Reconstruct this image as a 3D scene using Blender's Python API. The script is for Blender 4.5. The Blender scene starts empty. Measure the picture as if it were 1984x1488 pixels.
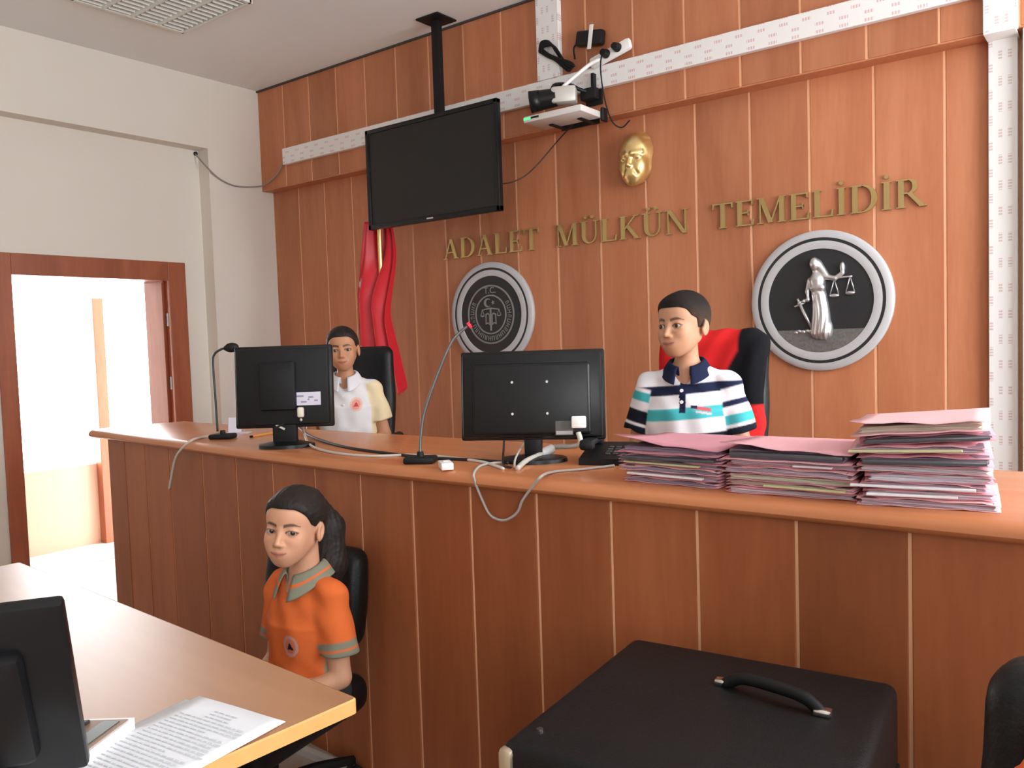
import bpy, bmesh, math, random
import numpy as np
from mathutils import Vector, Matrix

random.seed(7)
rng = np.random.default_rng(7)
SC = bpy.context.scene
COL = SC.collection
PI = math.pi

# ------------------------------------------------------------------ camera, world, daylight, exposure
CAM_H = 1.342
YAW, PITCH, ROLL, FPX = math.radians(37.14446), math.radians(3.04453), math.radians(1.89179), 1608.667
_f = np.array([-math.sin(YAW) * math.cos(PITCH), math.cos(YAW) * math.cos(PITCH), -math.sin(PITCH)])
_r = np.array([math.cos(YAW), math.sin(YAW), 0.0])
_d = np.cross(_f, _r)
RGT = _r * math.cos(ROLL) + _d * math.sin(ROLL)
DWN = -_r * math.sin(ROLL) + _d * math.cos(ROLL)
FWD = _f
cam_data = bpy.data.cameras.new('camera')
cam_data.sensor_fit = 'HORIZONTAL'
cam_data.sensor_width = 36.0
cam_data.lens = FPX / 1984 * 36.0
cam_data.clip_start = 0.05
cam_data.clip_end = 200
cam = bpy.data.objects.new('camera', cam_data)
COL.objects.link(cam)
cam.matrix_world = Matrix(((RGT[0], -DWN[0], -FWD[0], 0), (RGT[1], -DWN[1], -FWD[1], 0), (RGT[2], -DWN[2], -FWD[2], CAM_H), (0, 0, 0, 1)))
SC.camera = cam

world = bpy.data.worlds.new('sky')
SC.world = world
world.use_nodes = True
bg = world.node_tree.nodes['Background']
bg.inputs['Color'].default_value = (0.93, 0.97, 1.0, 1)
bg.inputs['Strength'].default_value = 9.0

SC.view_settings.view_transform = 'Standard'
SC.view_settings.look = 'None'
SC.view_settings.gamma = 1.0
SC.view_settings.use_curve_mapping = False
SC.view_settings.exposure = 0.55
SC.cycles.use_denoising = True
SC.cycles.max_bounces = 8
SC.cycles.diffuse_bounces = 5
SC.cycles.caustics_reflective = False
SC.cycles.caustics_refractive = False
SC.cycles.sample_clamp_indirect = 6.0


def window_light(name, loc, rot, sx, sy, power=None, col=(1, 1, 1)):
    """daylight through a window opening: a sky portal, or an area lamp when a power is given"""
    l = bpy.data.lights.new(name, 'AREA')
    l.shape = 'RECTANGLE'
    l.size, l.size_y = sx, sy
    if power is None:
        l.cycles.is_portal = True
    else:
        l.energy = power
        l.color = col
    o = bpy.data.objects.new(name, l)
    o.location = loc
    o.rotation_euler = rot
    COL.objects.link(o)
    return o


RX = 1.6                                    # inner face of the window wall
WINS = [(1.25, 3.70, 1.0, 2.80), (-2.5, -0.7, 1.0, 2.7)]
for i, (ya, yb, za, zb) in enumerate(WINS):
    window_light('window_portal', (RX + 0.12, (ya + yb) / 2, (za + zb) / 2), (0, PI / 2, 0), zb - za, yb - ya)
window_light('window_portal', (-7.16, 3.76, 1.55), (0, -PI / 2, 0), 2.3, 2.1)


def ray(px, py):
    return RGT * ((px - 992) / FPX) + DWN * ((py - 744) / FPX) + FWD


def PY(px, py, Y):
    d = ray(px, py); v = d * (Y / d[1]); return Vector((v[0], v[1], v[2] + CAM_H))


def PX(px, py, X):
    d = ray(px, py); v = d * (X / d[0]); return Vector((v[0], v[1], v[2] + CAM_H))


def PZ(px, py, Z):
    d = ray(px, py); v = d * ((Z - CAM_H) / d[2]); return Vector((v[0], v[1], v[2] + CAM_H))


# ------------------------------------------------------------------ materials
def srgb(r, g, b):
    f = lambda c: (c / 255 / 12.92) if c / 255 <= 0.04045 else ((c / 255 + 0.055) / 1.055) ** 2.4
    return (f(r), f(g), f(b))


MATS = {}


def mat(name, col=(0.5, 0.5, 0.5), rough=0.5, metal=0.0, noise=0.0, nscale=40.0, bump=0.0, spec=0.5, emit=None, attr=None, sheen=0.0):
    if name in MATS:
        return MATS[name]
    m = bpy.data.materials.new(name)
    m.use_nodes = True
    nt = m.node_tree
    b = nt.nodes['Principled BSDF']
    b.inputs['Base Color'].default_value = (*col, 1)
    b.inputs['Roughness'].default_value = rough
    b.inputs['Metallic'].default_value = metal
    b.inputs['Specular IOR Level'].default_value = spec
    if sheen:
        b.inputs['Sheen Weight'].default_value = sheen
    src = None
    if attr:
        a = nt.nodes.new('ShaderNodeAttribute'); a.attribute_name = attr
        src = a.outputs['Color']
        nt.links.new(src, b.inputs['Base Color'])
    if noise or bump:
        tc = nt.nodes.new('ShaderNodeTexCoord')
        n = nt.nodes.new('ShaderNodeTexNoise'); n.inputs['Scale'].default_value = nscale; n.inputs['Detail'].default_value = 4
        nt.links.new(tc.outputs['Object'], n.inputs['Vector'])
        if noise:
            mr = nt.nodes.new('ShaderNodeMapRange')
            mr.inputs['To Min'].default_value = 1 - noise; mr.inputs['To Max'].default_value = 1 + noise
            nt.links.new(n.outputs['Fac'], mr.inputs['Value'])
            mx = nt.nodes.new('ShaderNodeMix'); mx.data_type = 'RGBA'; mx.blend_type = 'MULTIPLY'; mx.inputs['Factor'].default_value = 1
            if src: nt.links.new(src, mx.inputs['A'])
            else: mx.inputs['A'].default_value = (*col, 1)
            nt.links.new(mr.outputs['Result'], mx.inputs['B'])
            nt.links.new(mx.outputs['Result'], b.inputs['Base Color'])
        if bump:
            bp = nt.nodes.new('ShaderNodeBump'); bp.inputs['Strength'].default_value = bump; bp.inputs['Distance'].default_value = 0.004
            nt.links.new(n.outputs['Fac'], bp.inputs['Height'])
            nt.links.new(bp.outputs['Normal'], b.inputs['Normal'])
    if emit:
        b.inputs['Emission Color'].default_value = (*emit[0], 1); b.inputs['Emission Strength'].default_value = emit[1]
    MATS[name] = m
    return m


def wood(name, light, dark, rough=0.35, axis='Z', scale=7.0, rnd=0.12, spec=0.4):
    if name in MATS:
        return MATS[name]
    m = bpy.data.materials.new(name); m.use_nodes = True
    nt = m.node_tree; b = nt.nodes['Principled BSDF']
    tc = nt.nodes.new('ShaderNodeTexCoord'); mp = nt.nodes.new('ShaderNodeMapping')
    s = {'X': (0.12, 1, 1), 'Y': (1, 0.12, 1), 'Z': (1, 1, 0.12)}[axis]
    mp.inputs['Scale'].default_value = s
    oi = nt.nodes.new('ShaderNodeObjectInfo')
    ad = nt.nodes.new('ShaderNodeVectorMath'); ad.operation = 'SCALE'; ad.inputs[0].default_value = (7.3, 3.1, 5.7)
    nt.links.new(oi.outputs['Random'], ad.inputs['Scale'])
    a2 = nt.nodes.new('ShaderNodeVectorMath'); a2.operation = 'ADD'
    nt.links.new(tc.outputs['Object'], a2.inputs[0]); nt.links.new(ad.outputs[0], a2.inputs[1])
    nt.links.new(a2.outputs[0], mp.inputs['Vector'])
    n1 = nt.nodes.new('ShaderNodeTexNoise'); n1.inputs['Scale'].default_value = scale; n1.inputs['Detail'].default_value = 5; n1.inputs['Distortion'].default_value = 0.7
    n2 = nt.nodes.new('ShaderNodeTexNoise'); n2.inputs['Scale'].default_value = scale * 9; n2.inputs['Detail'].default_value = 3
    for n in (n1, n2): nt.links.new(mp.outputs['Vector'], n.inputs['Vector'])
    add = nt.nodes.new('ShaderNodeMath'); add.operation = 'MULTIPLY_ADD'; add.inputs[1].default_value = 0.35
    nt.links.new(n2.outputs['Fac'], add.inputs[0]); nt.links.new(n1.outputs['Fac'], add.inputs[2])
    cr = nt.nodes.new('ShaderNodeValToRGB')
    cr.color_ramp.elements[0].position = 0.5; cr.color_ramp.elements[0].color = (*dark, 1)
    cr.color_ramp.elements[1].position = 0.85; cr.color_ramp.elements[1].color = (*light, 1)
    nt.links.new(add.outputs[0], cr.inputs['Fac'])
    mr = nt.nodes.new('ShaderNodeMapRange'); mr.inputs['To Min'].default_value = 1 - rnd; mr.inputs['To Max'].default_value = 1 + rnd
    nt.links.new(oi.outputs['Random'], mr.inputs['Value'])
    mx = nt.nodes.new('ShaderNodeMix'); mx.data_type = 'RGBA'; mx.blend_type = 'MULTIPLY'; mx.inputs['Factor'].default_value = 1
    nt.links.new(cr.outputs['Color'], mx.inputs['A']); nt.links.new(mr.outputs['Result'], mx.inputs['B'])
    nt.links.new(mx.outputs['Result'], b.inputs['Base Color'])
    b.inputs['Roughness'].default_value = rough
    b.inputs['Specular IOR Level'].default_value = spec
    MATS[name] = m
    return m


W_PANEL = wood('cherry_panel', (0.52, 0.205, 0.100), (0.43, 0.150, 0.068), 0.42)
W_GROOVE = mat('groove_strip', (0.85, 0.46, 0.26), 0.5)
W_BENCH = wood('cherry_bench', (0.40, 0.125, 0.046), (0.32, 0.092, 0.033), 0.42)
W_TOP = wood('cherry_worktop', (0.56, 0.215, 0.090), (0.48, 0.17, 0.068), 0.26, 'X', 5)
W_DESK = wood('beech_desk', (0.50, 0.225, 0.085), (0.42, 0.175, 0.06), 0.40, 'X', 5, spec=1.0)
for _n in W_DESK.node_tree.nodes:
    if _n.type == 'BSDF_PRINCIPLED':            # clear lacquer over the desk top
        _n.inputs['Coat Weight'].default_value = 1.0; _n.inputs['Coat Roughness'].default_value = 0.42; _n.inputs['Coat IOR'].default_value = 1.7
W_EDGE = wood('beech_edge', (0.78, 0.44, 0.16), (0.72, 0.38, 0.13), 0.4, 'X', 5)
W_FRAME = wood('door_frame_wood', (0.40, 0.125, 0.06), (0.30, 0.085, 0.04), 0.4)
PAINT = mat('wall_paint', (0.75, 0.70, 0.63), 0.85, noise=0.03, nscale=3)
CEILP = mat('ceiling_paint', (0.84, 0.85, 0.84), 0.9, noise=0.02, nscale=3)
WHITE = mat('white_plastic', (0.85, 0.83, 0.82), 0.4)
CREAM = mat('cream_plastic', (0.74, 0.68, 0.56), 0.45)
BLACK = mat('black_plastic', (0.007, 0.007, 0.008), 0.36, spec=0.32)
BLACKM = mat('black_matte', (0.008, 0.008, 0.009), 0.55, spec=0.28)
SCREEN = mat('dark_screen', (0.018, 0.017, 0.016), 0.45, spec=0.3)
LEATHER = mat('black_leather', (0.006, 0.006, 0.007), 0.42, spec=0.3, bump=0.25, nscale=160)
VINYL = mat('black_vinyl', (0.007, 0.007, 0.0075), 0.5, spec=0.25, bump=0.35, nscale=260, noise=0.15)
CHROME = mat('chrome', (0.75, 0.75, 0.76), 0.18, 1.0)
SILVER = mat('satin_silver', (0.52, 0.52, 0.53), 0.38, 0.75)
SILVERP = mat('silver_paint', (0.53, 0.53, 0.55), 0.42, 0.1)
GOLD = mat('polished_brass', (0.86, 0.64, 0.28), 0.30, 0.85)
GOLDL = mat('brass_letter', (0.62, 0.46, 0.20), 0.35, 0.85)
EMBK = mat('emblem_black', (0.018, 0.019, 0.022), 0.5, noise=0.3, nscale=120)
FLOORM = mat('floor_tile', (0.42, 0.33, 0.27), 0.35, noise=0.1, nscale=12)
STEEL = mat('brushed_steel', (0.45, 0.45, 0.45), 0.35, 1.0)
PAPER = mat('white_paper', (0.80, 0.82, 0.86), 0.8)


# ------------------------------------------------------------------ mesh helpers
def bm_new():
    return bmesh.new()


def add_box(bm, c, s, rot=None, bevel=0.0, seg=2):
    r = bmesh.ops.create_cube(bm, size=1.0)
    M = Matrix.Translation(c) @ (rot.to_4x4() if rot is not None else Matrix.Identity(4)) @ Matrix.Diagonal((*s, 1))
    bmesh.ops.transform(bm, matrix=M, verts=r['verts'])
    if bevel:
        es = list({e for v in r['verts'] for e in v.link_edges})
        bmesh.ops.bevel(bm, geom=es, offset=bevel, segments=seg, affect='EDGES', profile=0.5)
    return bm


def add_cyl(bm, p0, p1, r0, r1=None, n=20, caps=True):
    p0, p1 = Vector(p0), Vector(p1)
    r1 = r0 if r1 is None else r1
    d = p1 - p0
    r = bmesh.ops.create_cone(bm, cap_ends=caps, segments=n, radius1=r0, radius2=r1, depth=d.length)
    q = Vector((0, 0, 1)).rotation_difference(d.normalized()).to_matrix().to_4x4()
    bmesh.ops.transform(bm, matrix=Matrix.Translation((p0 + p1) / 2) @ q, verts=r['verts'])
    return bm


def add_ball(bm, c, r, s=(1, 1, 1), rot=None, u=20, v=12):
    q = bmesh.ops.create_uvsphere(bm, u_segments=u, v_segments=v, radius=r)
    M = Matrix.Translation(c) @ (rot.to_4x4() if rot is not None else Matrix.Identity(4)) @ Matrix.Diagonal((*s, 1))
    bmesh.ops.transform(bm, matrix=M, verts=q['verts'])
    return bm


def spline(pts, n=8, closed=False):
    P = [Vector(p) for p in pts]
    out = []
    L = len(P)
    for i in range(L if closed else L - 1):
        if closed:
            a, b, c, d = P[i - 1], P[i], P[(i + 1) % L], P[(i + 2) % L]
        else:
            a, b, c, d = P[max(i - 1, 0)], P[i], P[i + 1], P[min(i + 2, L - 1)]
        for k in range(n):
            t = k / n
            out.append(0.5 * ((2 * b) + (c - a) * t + (2 * a - 5 * b + 4 * c - d) * t * t + (3 * b - a - 3 * c + d) * t ** 3))
    if not closed:
        out.append(P[-1])
    return out


def add_tube(bm, pts, r, n=8, sub=8, caps=True):
    P = spline(pts, sub) if sub else [Vector(p) for p in pts]
    N = len(P)
    R = r if callable(r) else (lambda t: r)
    t0 = (P[1] - P[0]).normalized()
    u = t0.orthogonal().normalized()
    rings = []
    for i in range(N):
        t = (P[min(i + 1, N - 1)] - P[max(i - 1, 0)])
        t = t.normalized() if t.length > 1e-9 else t0
        u = (u - t * u.dot(t)).normalized()
        w = t.cross(u)
        rr = R(i / (N - 1))
        rings.append([bm.verts.new(P[i] + (u * math.cos(a) + w * math.sin(a)) * rr) for a in [2 * PI * k / n for k in range(n)]])
    for a, b in zip(rings, rings[1:]):
        for k in range(n):
            bm.faces.new((a[k], a[(k + 1) % n], b[(k + 1) % n], b[k]))
    if caps:
        bm.faces.new(rings[0][::-1]); bm.faces.new(rings[-1])
    return bm


def add_prism(bm, poly, z0, z1, M=None):
    """polygon in x,y extruded from z0 to z1, then transformed"""
    lo = [bm.verts.new((x, y, z0)) for x, y in poly]
    hi = [bm.verts.new((x, y, z1)) for x, y in poly]
    n = len(poly)
    fs = [bm.faces.new(lo[::-1]), bm.faces.new(hi)]
    for i in range(n):
        fs.append(bm.faces.new((lo[i], lo[(i + 1) % n], hi[(i + 1) % n], hi[i])))
    if M is not None:
        bmesh.ops.transform(bm, matrix=M, verts=lo + hi)
    return bm


def add_lathe(bm, prof, n=48, M=None):
    """profile of (radius, z) swept about z"""
    rings = []
    vs = []
    for r, z in prof:
        if r < 1e-6:
            ring = [bm.verts.new((0, 0, z))]
        else:
            ring = [bm.verts.new((r * math.cos(2 * PI * k / n), r * math.sin(2 * PI * k / n), z)) for k in range(n)]
        rings.append(ring); vs += ring
    for a, b in zip(rings, rings[1:]):
        for k in range(n):
            k2 = (k + 1) % n
            if len(a) == 1 and len(b) == 1: continue
            if len(a) == 1: bm.faces.new((a[0], b[k2], b[k]))
            elif len(b) == 1: bm.faces.new((a[k], a[k2], b[0]))
            else: bm.faces.new((a[k], a[k2], b[k2], b[k]))
    if M is not None:
        bmesh.ops.transform(bm, matrix=M, verts=vs)
    return bm


def obj(name, bm, m, parent=None, loc=None, rot=None, smooth=False):
    if isinstance(bm, bpy.types.Mesh):
        me = bm
    else:
        bmesh.ops.recalc_face_normals(bm, faces=bm.faces[:])
        me = bpy.data.meshes.new(name)
        bm.to_mesh(me); bm.free()
        if smooth:
            me.polygons.foreach_set('use_smooth', [True] * len(me.polygons))
            if smooth == 'auto':
                me.set_sharp_from_angle(angle=math.radians(40))
    if not me.materials:
        me.materials.append(m)
    o = bpy.data.objects.new(name, me)
    COL.objects.link(o)
    if parent is not None: o.parent = parent
    if loc is not None: o.location = loc
    if rot is not None: o.rotation_euler = rot
    return o


def tag(o, label=None, cat=None, group=None, kind=None):
    if label: o['label'] = label
    if cat: o['category'] = cat
    if group: o['group'] = group
    if kind: o['kind'] = kind
    return o


def thing(name, label, cat, loc=(0, 0, 0), rot=(0, 0, 0), group=None):
    o = bpy.data.objects.new(name, None)
    o.empty_display_size = 0.1
    COL.objects.link(o)
    o.location = loc; o.rotation_euler = rot
    return tag(o, label, cat, group)


def struct(name, bm, m, **k):
    return tag(obj(name, bm, m, **k), kind='structure')


def box_bm(c, s, bevel=0.0, rot=None, seg=2):
    return add_box(bm_new(), c, s, rot, bevel, seg)


def span(x0, x1, y0, y1, z0, z1, bevel=0.0, bm=None):
    return add_box(bm or bm_new(), ((x0 + x1) / 2, (y0 + y1) / 2, (z0 + z1) / 2), (x1 - x0, y1 - y0, z1 - z0), None, bevel)


# ------------------------------------------------------------------ signed distance fields turned into meshes
def smin(a, b, k):
    if k <= 0: return np.minimum(a, b)
    h = np.clip(0.5 + 0.5 * (b - a) / k, 0, 1)
    return b * (1 - h) + a * h - k * h * (1 - h)


def smax(a, b, k):
    return -smin(-a, -b, k)


def sd_ell(p, c, r, R=None):
    x, y, z = p[0] - c[0], p[1] - c[1], p[2] - c[2]
    if R is not None:
        x, y, z = (R[0][0] * x + R[1][0] * y + R[2][0] * z, R[0][1] * x + R[1][1] * y + R[2][1] * z, R[0][2] * x + R[1][2] * y + R[2][2] * z)
    k0 = np.sqrt((x / r[0]) ** 2 + (y / r[1]) ** 2 + (z / r[2]) ** 2)
    k1 = np.sqrt((x / r[0] ** 2) ** 2 + (y / r[1] ** 2) ** 2 + (z / r[2] ** 2) ** 2) + 1e-9
    return k0 * (k0 - 1.0) / k1


def sd_cone(p, a, b, ra, rb):
    ax, ay, az = a
    bx, by, bz = b[0] - ax, b[1] - ay, b[2] - az
    L2 = bx * bx + by * by + bz * bz
    x, y, z = p[0] - ax, p[1] - ay, p[2] - az
    t = np.clip((x * bx + y * by + z * bz) / L2, 0, 1)
    d = np.sqrt((x - bx * t) ** 2 + (y - by * t) ** 2 + (z - bz * t) ** 2)
    return d - (ra + (rb - ra) * t)


def sd_ecap(p, z0, z1, cx, cy, r0, r1):
    """vertical elliptical column from z0 (radii r0) to z1 (radii r1), flat ends"""
    t = np.clip((p[2] - z0) / (z1 - z0), 0, 1)
    rx = r0[0] + (r1[0] - r0[0]) * t; ry = r0[1] + (r1[1] - r0[1]) * t
    x, y = p[0] - cx, p[1] - cy
    q = np.sqrt((x / rx) ** 2 + (y / ry) ** 2)
    d = (q - 1) * np.minimum(rx, ry)
    lo, hi = min(z0, z1), max(z0, z1)
    return np.maximum(d, np.maximum(lo - p[2], p[2] - hi))


def sd_box(p, c, s, r=0.0, R=None):
    x, y, z = p[0] - c[0], p[1] - c[1], p[2] - c[2]
    if R is not None:
        x, y, z = (R[0][0] * x + R[1][0] * y + R[2][0] * z, R[0][1] * x + R[1][1] * y + R[2][1] * z, R[0][2] * x + R[1][2] * y + R[2][2] * z)
    qx, qy, qz = np.abs(x) - s[0] + r, np.abs(y) - s[1] + r, np.abs(z) - s[2] + r
    return np.sqrt(np.maximum(qx, 0) ** 2 + np.maximum(qy, 0) ** 2 + np.maximum(qz, 0) ** 2) + np.minimum(np.maximum(qx, np.maximum(qy, qz)), 0) - r


def axis(*segs):
    """(start, stop, step) runs joined into one rising axis"""
    out = []
    for a, b, s in segs:
        n = max(2, int(round((b - a) / s)))
        out.append(np.linspace(a, b, n, endpoint=False))
    return np.concatenate(out + [np.array([segs[-1][1]])]).astype(np.float32)


class Field:
    def __init__(self, xs, ys, zs):
        self.a = (xs, ys, zs)
        self.F = np.full((len(xs), len(ys), len(zs)), 0.5, np.float32)

    def _sub(self, lo, hi):
        sl, co = [], []
        for i in range(3):
            ax = self.a[i]
            i0 = max(int(np.searchsorted(ax, lo[i])) - 1, 0); i1 = min(int(np.searchsorted(ax, hi[i])) + 1, len(ax))
            sl.append(slice(i0, i1))
            sh = [1, 1, 1]; sh[i] = -1
            co.append(ax[i0:i1].reshape(sh))
        return tuple(sl), co

    def put(self, fn, lo, hi, k=0.0, op='add', m=0.03):
        sl, co = self._sub([v - m for v in lo], [v + m for v in hi])
        if 0 in self.F[sl].shape: return self
        d = fn(co)
        if op == 'add': self.F[sl] = smin(self.F[sl], d, k)
        elif op == 'cut': self.F[sl] = smax(self.F[sl], -d, k)
        else: self.F[sl] = smax(self.F[sl], d, k)
        return self

    def cone(self, a, b, ra, rb, k=0.0, op='add'):
        r = max(ra, rb)
        return self.put(lambda p: sd_cone(p, a, b, ra, rb), [min(a[i], b[i]) - r for i in range(3)], [max(a[i], b[i]) + r for i in range(3)], k, op)

    def ell(self, c, r, k=0.0, op='add', R=None):
        q = max(r) if R is not None else None
        rr = [q] * 3 if q else r
        return self.put(lambda p: sd_ell(p, c, r, R), [c[i] - rr[i] for i in range(3)], [c[i] + rr[i] for i in range(3)], k, op)

    def verts_faces(self):
        F = self.F
        S = F < 0
        nx, ny, nz = F.shape
        c = [S[i:nx - 1 + i, j:ny - 1 + j, k:nz - 1 + k] for i in (0, 1) for j in (0, 1) for k in (0, 1)]
        cnt = sum(x.astype(np.int8) for x in c)
        act = np.argwhere((cnt > 0) & (cnt < 8))
        idx = np.full((nx - 1, ny - 1, nz - 1), -1, np.int32)
        idx[act[:, 0], act[:, 1], act[:, 2]] = np.arange(len(act))
        acc = np.zeros((len(act), 3)); n = np.zeros(len(act))
        cs = [(0, 0, 0), (1, 0, 0), (0, 1, 0), (1, 1, 0), (0, 0, 1), (1, 0, 1), (0, 1, 1), (1, 1, 1)]
        val = {q: F[act[:, 0] + q[0], act[:, 1] + q[1], act[:, 2] + q[2]] for q in cs}
        for ax in range(3):
            for q in cs:
                if q[ax]: continue
                e = list(q); e[ax] = 1
                a, b = val[q], val[tuple(e)]
                s = (a < 0) != (b < 0)
                t = np.where(s, a / np.where(s, a - b, 1), 0)
                p = np.array(q, float)[None, :].repeat(len(act), 0)
                p[:, ax] = t
                acc += p * s[:, None]; n += s
        loc = acc / n[:, None]
        V = np.zeros((len(act), 3))
        for i in range(3):
            ax = self.a[i]; j = act[:, i]
            V[:, i] = ax[j] + (ax[j + 1] - ax[j]) * loc[:, i]
        faces = []
        for ax in range(3):
            u, v = (ax + 1) % 3, (ax + 2) % 3
            sl0 = [slice(None)] * 3; sl1 = [slice(None)] * 3
            sl0[ax] = slice(0, -1); sl1[ax] = slice(1, None)
            d = S[tuple(sl0)] != S[tuple(sl1)]
            e = np.argwhere(d)
            ok = (e[:, u] > 0) & (e[:, v] > 0) & (e[:, u] < F.shape[u] - 1) & (e[:, v] < F.shape[v] - 1)
            e = e[ok]
            flip = S[tuple(sl0)][e[:, 0], e[:, 1], e[:, 2]]
            def at(du, dv):
                q = e.copy(); q[:, u] -= du; q[:, v] -= dv
                return idx[q[:, 0], q[:, 1], q[:, 2]]
            quad = np.stack([at(1, 1), at(0, 1), at(0, 0), at(1, 0)], 1)
            quad[~flip] = quad[~flip][:, ::-1]
            faces.append(quad)
        Q = np.concatenate(faces)
        Q = Q[(Q >= 0).all(1)]
        return V, Q


def smooth_verts(V, Q, it=1, w=0.5):
    for _ in range(it):
        s = np.zeros_like(V); n = np.zeros(len(V))
        for i in range(4):
            a, b = Q[:, i], Q[:, (i + 1) % 4]
            np.add.at(s, a, V[b]); np.add.at(n, a, 1)
            np.add.at(s, b, V[a]); np.add.at(n, b, 1)
        V = V * (1 - w) + w * s / np.maximum(n, 1)[:, None]
    return V


def field_mesh(name, field, colors=None, it=1, keep_big=False):
    V, Q = field.verts_faces()
    if it: V = smooth_verts(V, Q, it)
    me = bpy.data.meshes.new(name)
    me.vertices.add(len(V)); me.vertices.foreach_set('co', V.astype(np.float32).ravel())
    me.loops.add(Q.size); me.loops.foreach_set('vertex_index', Q.astype(np.int32).ravel())
    me.polygons.add(len(Q)); me.polygons.foreach_set('loop_start', np.arange(0, Q.size, 4, dtype=np.int32))
    me.update(calc_edges=True); me.validate()
    me.polygons.foreach_set('use_smooth', np.ones(len(me.polygons), bool))
    if colors is not None:
        C = np.ones((len(V), 4), np.float32); C[:, :3] = colors(V)
        a = me.color_attributes.new('Col', 'FLOAT_COLOR', 'POINT')
        a.data.foreach_set('color', C.ravel())
    return me


def grid_mesh(name, G, colors=None, closed_u=False):
    """G: array (nu, nv, 3)"""
    nu, nv = G.shape[:2]
    V = G.reshape(-1, 3)
    fs = []
    for i in range(nu if closed_u else nu - 1):
        for j in range(nv - 1):
            i2 = (i + 1) % nu
            fs.append((i * nv + j, i2 * nv + j, i2 * nv + j + 1, i * nv + j + 1))
    me = bpy.data.meshes.new(name)
    me.from_pydata([tuple(v) for v in V], [], fs)
    me.polygons.foreach_set('use_smooth', [True] * len(me.polygons))
    if colors is not None:
        C = np.ones((len(V), 4), np.float32); C[:, :3] = colors.reshape(-1, 3)
        a = me.color_attributes.new('Col', 'FLOAT_COLOR', 'POINT'); a.data.foreach_set('color', C.ravel())
    return me


def solid(o, t, off=0.0):
    m = o.modifiers.new('thickness', 'SOLIDIFY'); m.thickness = t; m.offset = off
    return o


# ------------------------------------------------------------------ room shell
LX = -5.236          # room face of the corner column and beam on the door wall
LR = -5.356          # recessed face that holds the door
YW = 4.0             # back wall panels
YB = 3.9             # face of the wood bulkhead
ZC = 3.243           # ceiling
ZB = 2.512           # bulkhead underside
FY = -3.6
struct('floor', span(-5.66, RX + 0.2, FY, 4.2, -0.12, 0.0), FLOORM)
struct('ceiling', span(-5.8, RX + 0.2, FY, 4.2, ZC, ZC + 0.12), CEILP)

# back wall: backing board that shows light in the joints, single panels on it
wb = struct('wall_back', span(LX - 0.4, RX, YW + 0.003, YW + 0.2, 0, ZC), W_GROOVE)
PW = 0.2849
GAP = 0.0095


def panel_row(parent, edges, yf, z0, z1, t, m, name='panel'):
    cache = {}
    for a, b in zip(edges, edges[1:]):
        w = round(b - a - GAP, 4)
        if w not in cache:
            bm = box_bm((0, t / 2, (z0 + z1) / 2), (w, t, z1 - z0), 0.0022, seg=1)
            o = obj(name, bm, m, parent, ((a + b) / 2, yf, 0)); cache[w] = o.data
        else:
            obj(name, cache[w], m, parent, ((a + b) / 2, yf, 0))


edges = [LX] + [-0.669 - PW * k for k in range(15, -1, -1)] + [-0.503]
panel_row(wb, edges, YW, 0.0, ZB + 0.02, 0.012, W_PANEL)
bh = struct('trim_1', span(LX, RX, YB + 0.003, YW + 0.002, ZB, ZC), W_GROOVE)
edges = [LX] + [-0.672 - PW * k for k in range(15, -1, -1)] + [-0.672 + PW * k for k in range(1, 11)] + [RX]
panel_row(bh, edges, YB, ZB + 0.001, ZC - 0.004, 0.012, W_PANEL)
obj('soffit_board', span(LX, RX, YB + 0.001, YW, ZB - 0.006, ZB), W_PANEL, bh)
struct('trim_2', span(LX, RX, YB - 0.012, YB + 0.02, ZC - 0.012, ZC - 0.001), mat('painted_shadow_gap', (0.06, 0.05, 0.05), 0.7))  # solid dark strip: shade of the joint under the ceiling put into its colour
# plain white wall beside the wood, towards the windows
struct('wall_back_plain', span(-0.375, RX, YW - 0.09, YW + 0.004, 0, ZB - 0.007), mat('white_paint', (0.84, 0.85, 0.84), 0.8))

# wall with the door (recess between beam and column)
DY0, DY1, DZ = 2.075, 3.30, 1.955        # outside of the frame
OY0, OY1, OZ = 2.165, 3.175, 1.832       # clear opening
wl = bm_new()
span(LR - 0.30, LR, FY, DY0 + 0.02, 0, 2.9, bm=wl)
span(LR - 0.30, LR, DY1 - 0.02, 3.5, 0, 2.9, bm=wl)
span(LR - 0.30, LR, DY0 + 0.02, DY1 - 0.02, DZ - 0.02, 2.9, bm=wl)
span(LR - 0.30, LX, FY, 4.2, 2.755, ZC + 0.02, bm=wl)
span(LR - 0.30, LX, 3.462, 4.2, 0, 2.755, bm=wl)
struct('wall_left', wl, PAINT)
dr = tag(thing('door_1', None, None), kind='structure')
for nm, b in (('casing', span(LR - 0.002, LR + 0.022, DY0, OY0 + 0.006, 0, DZ, 0.004)),
              ('casing', span(LR - 0.002, LR + 0.022, OY1 - 0.006, DY1, 0, DZ, 0.004)),
              ('casing', span(LR - 0.002, LR + 0.022, OY0 + 0.006, OY1 - 0.006, OZ - 0.006, DZ, 0.004)),
              ('jamb_lining', span(LR - 0.31, LR, OY0 - 0.03, OY0, 0, OZ)),
              ('jamb_lining', span(LR - 0.31, LR - 0.062, OY1, OY1 + 0.03, 0, OZ)),
              ('jamb_lining', span(LR - 0.31, LR, OY0 - 0.03, OY1 + 0.03, OZ, OZ + 0.03)),
              ('rebate_strip', span(LR - 0.062, LR - 0.004, OY1 + 0.012, OY1 + 0.03, 0, OZ)),
              ('door_stop', span(LR - 0.085, LR - 0.06, OY1 - 0.014, OY1 + 0.01, 0, OZ - 0.014))):
    obj(nm, b, W_FRAME, dr)
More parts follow.
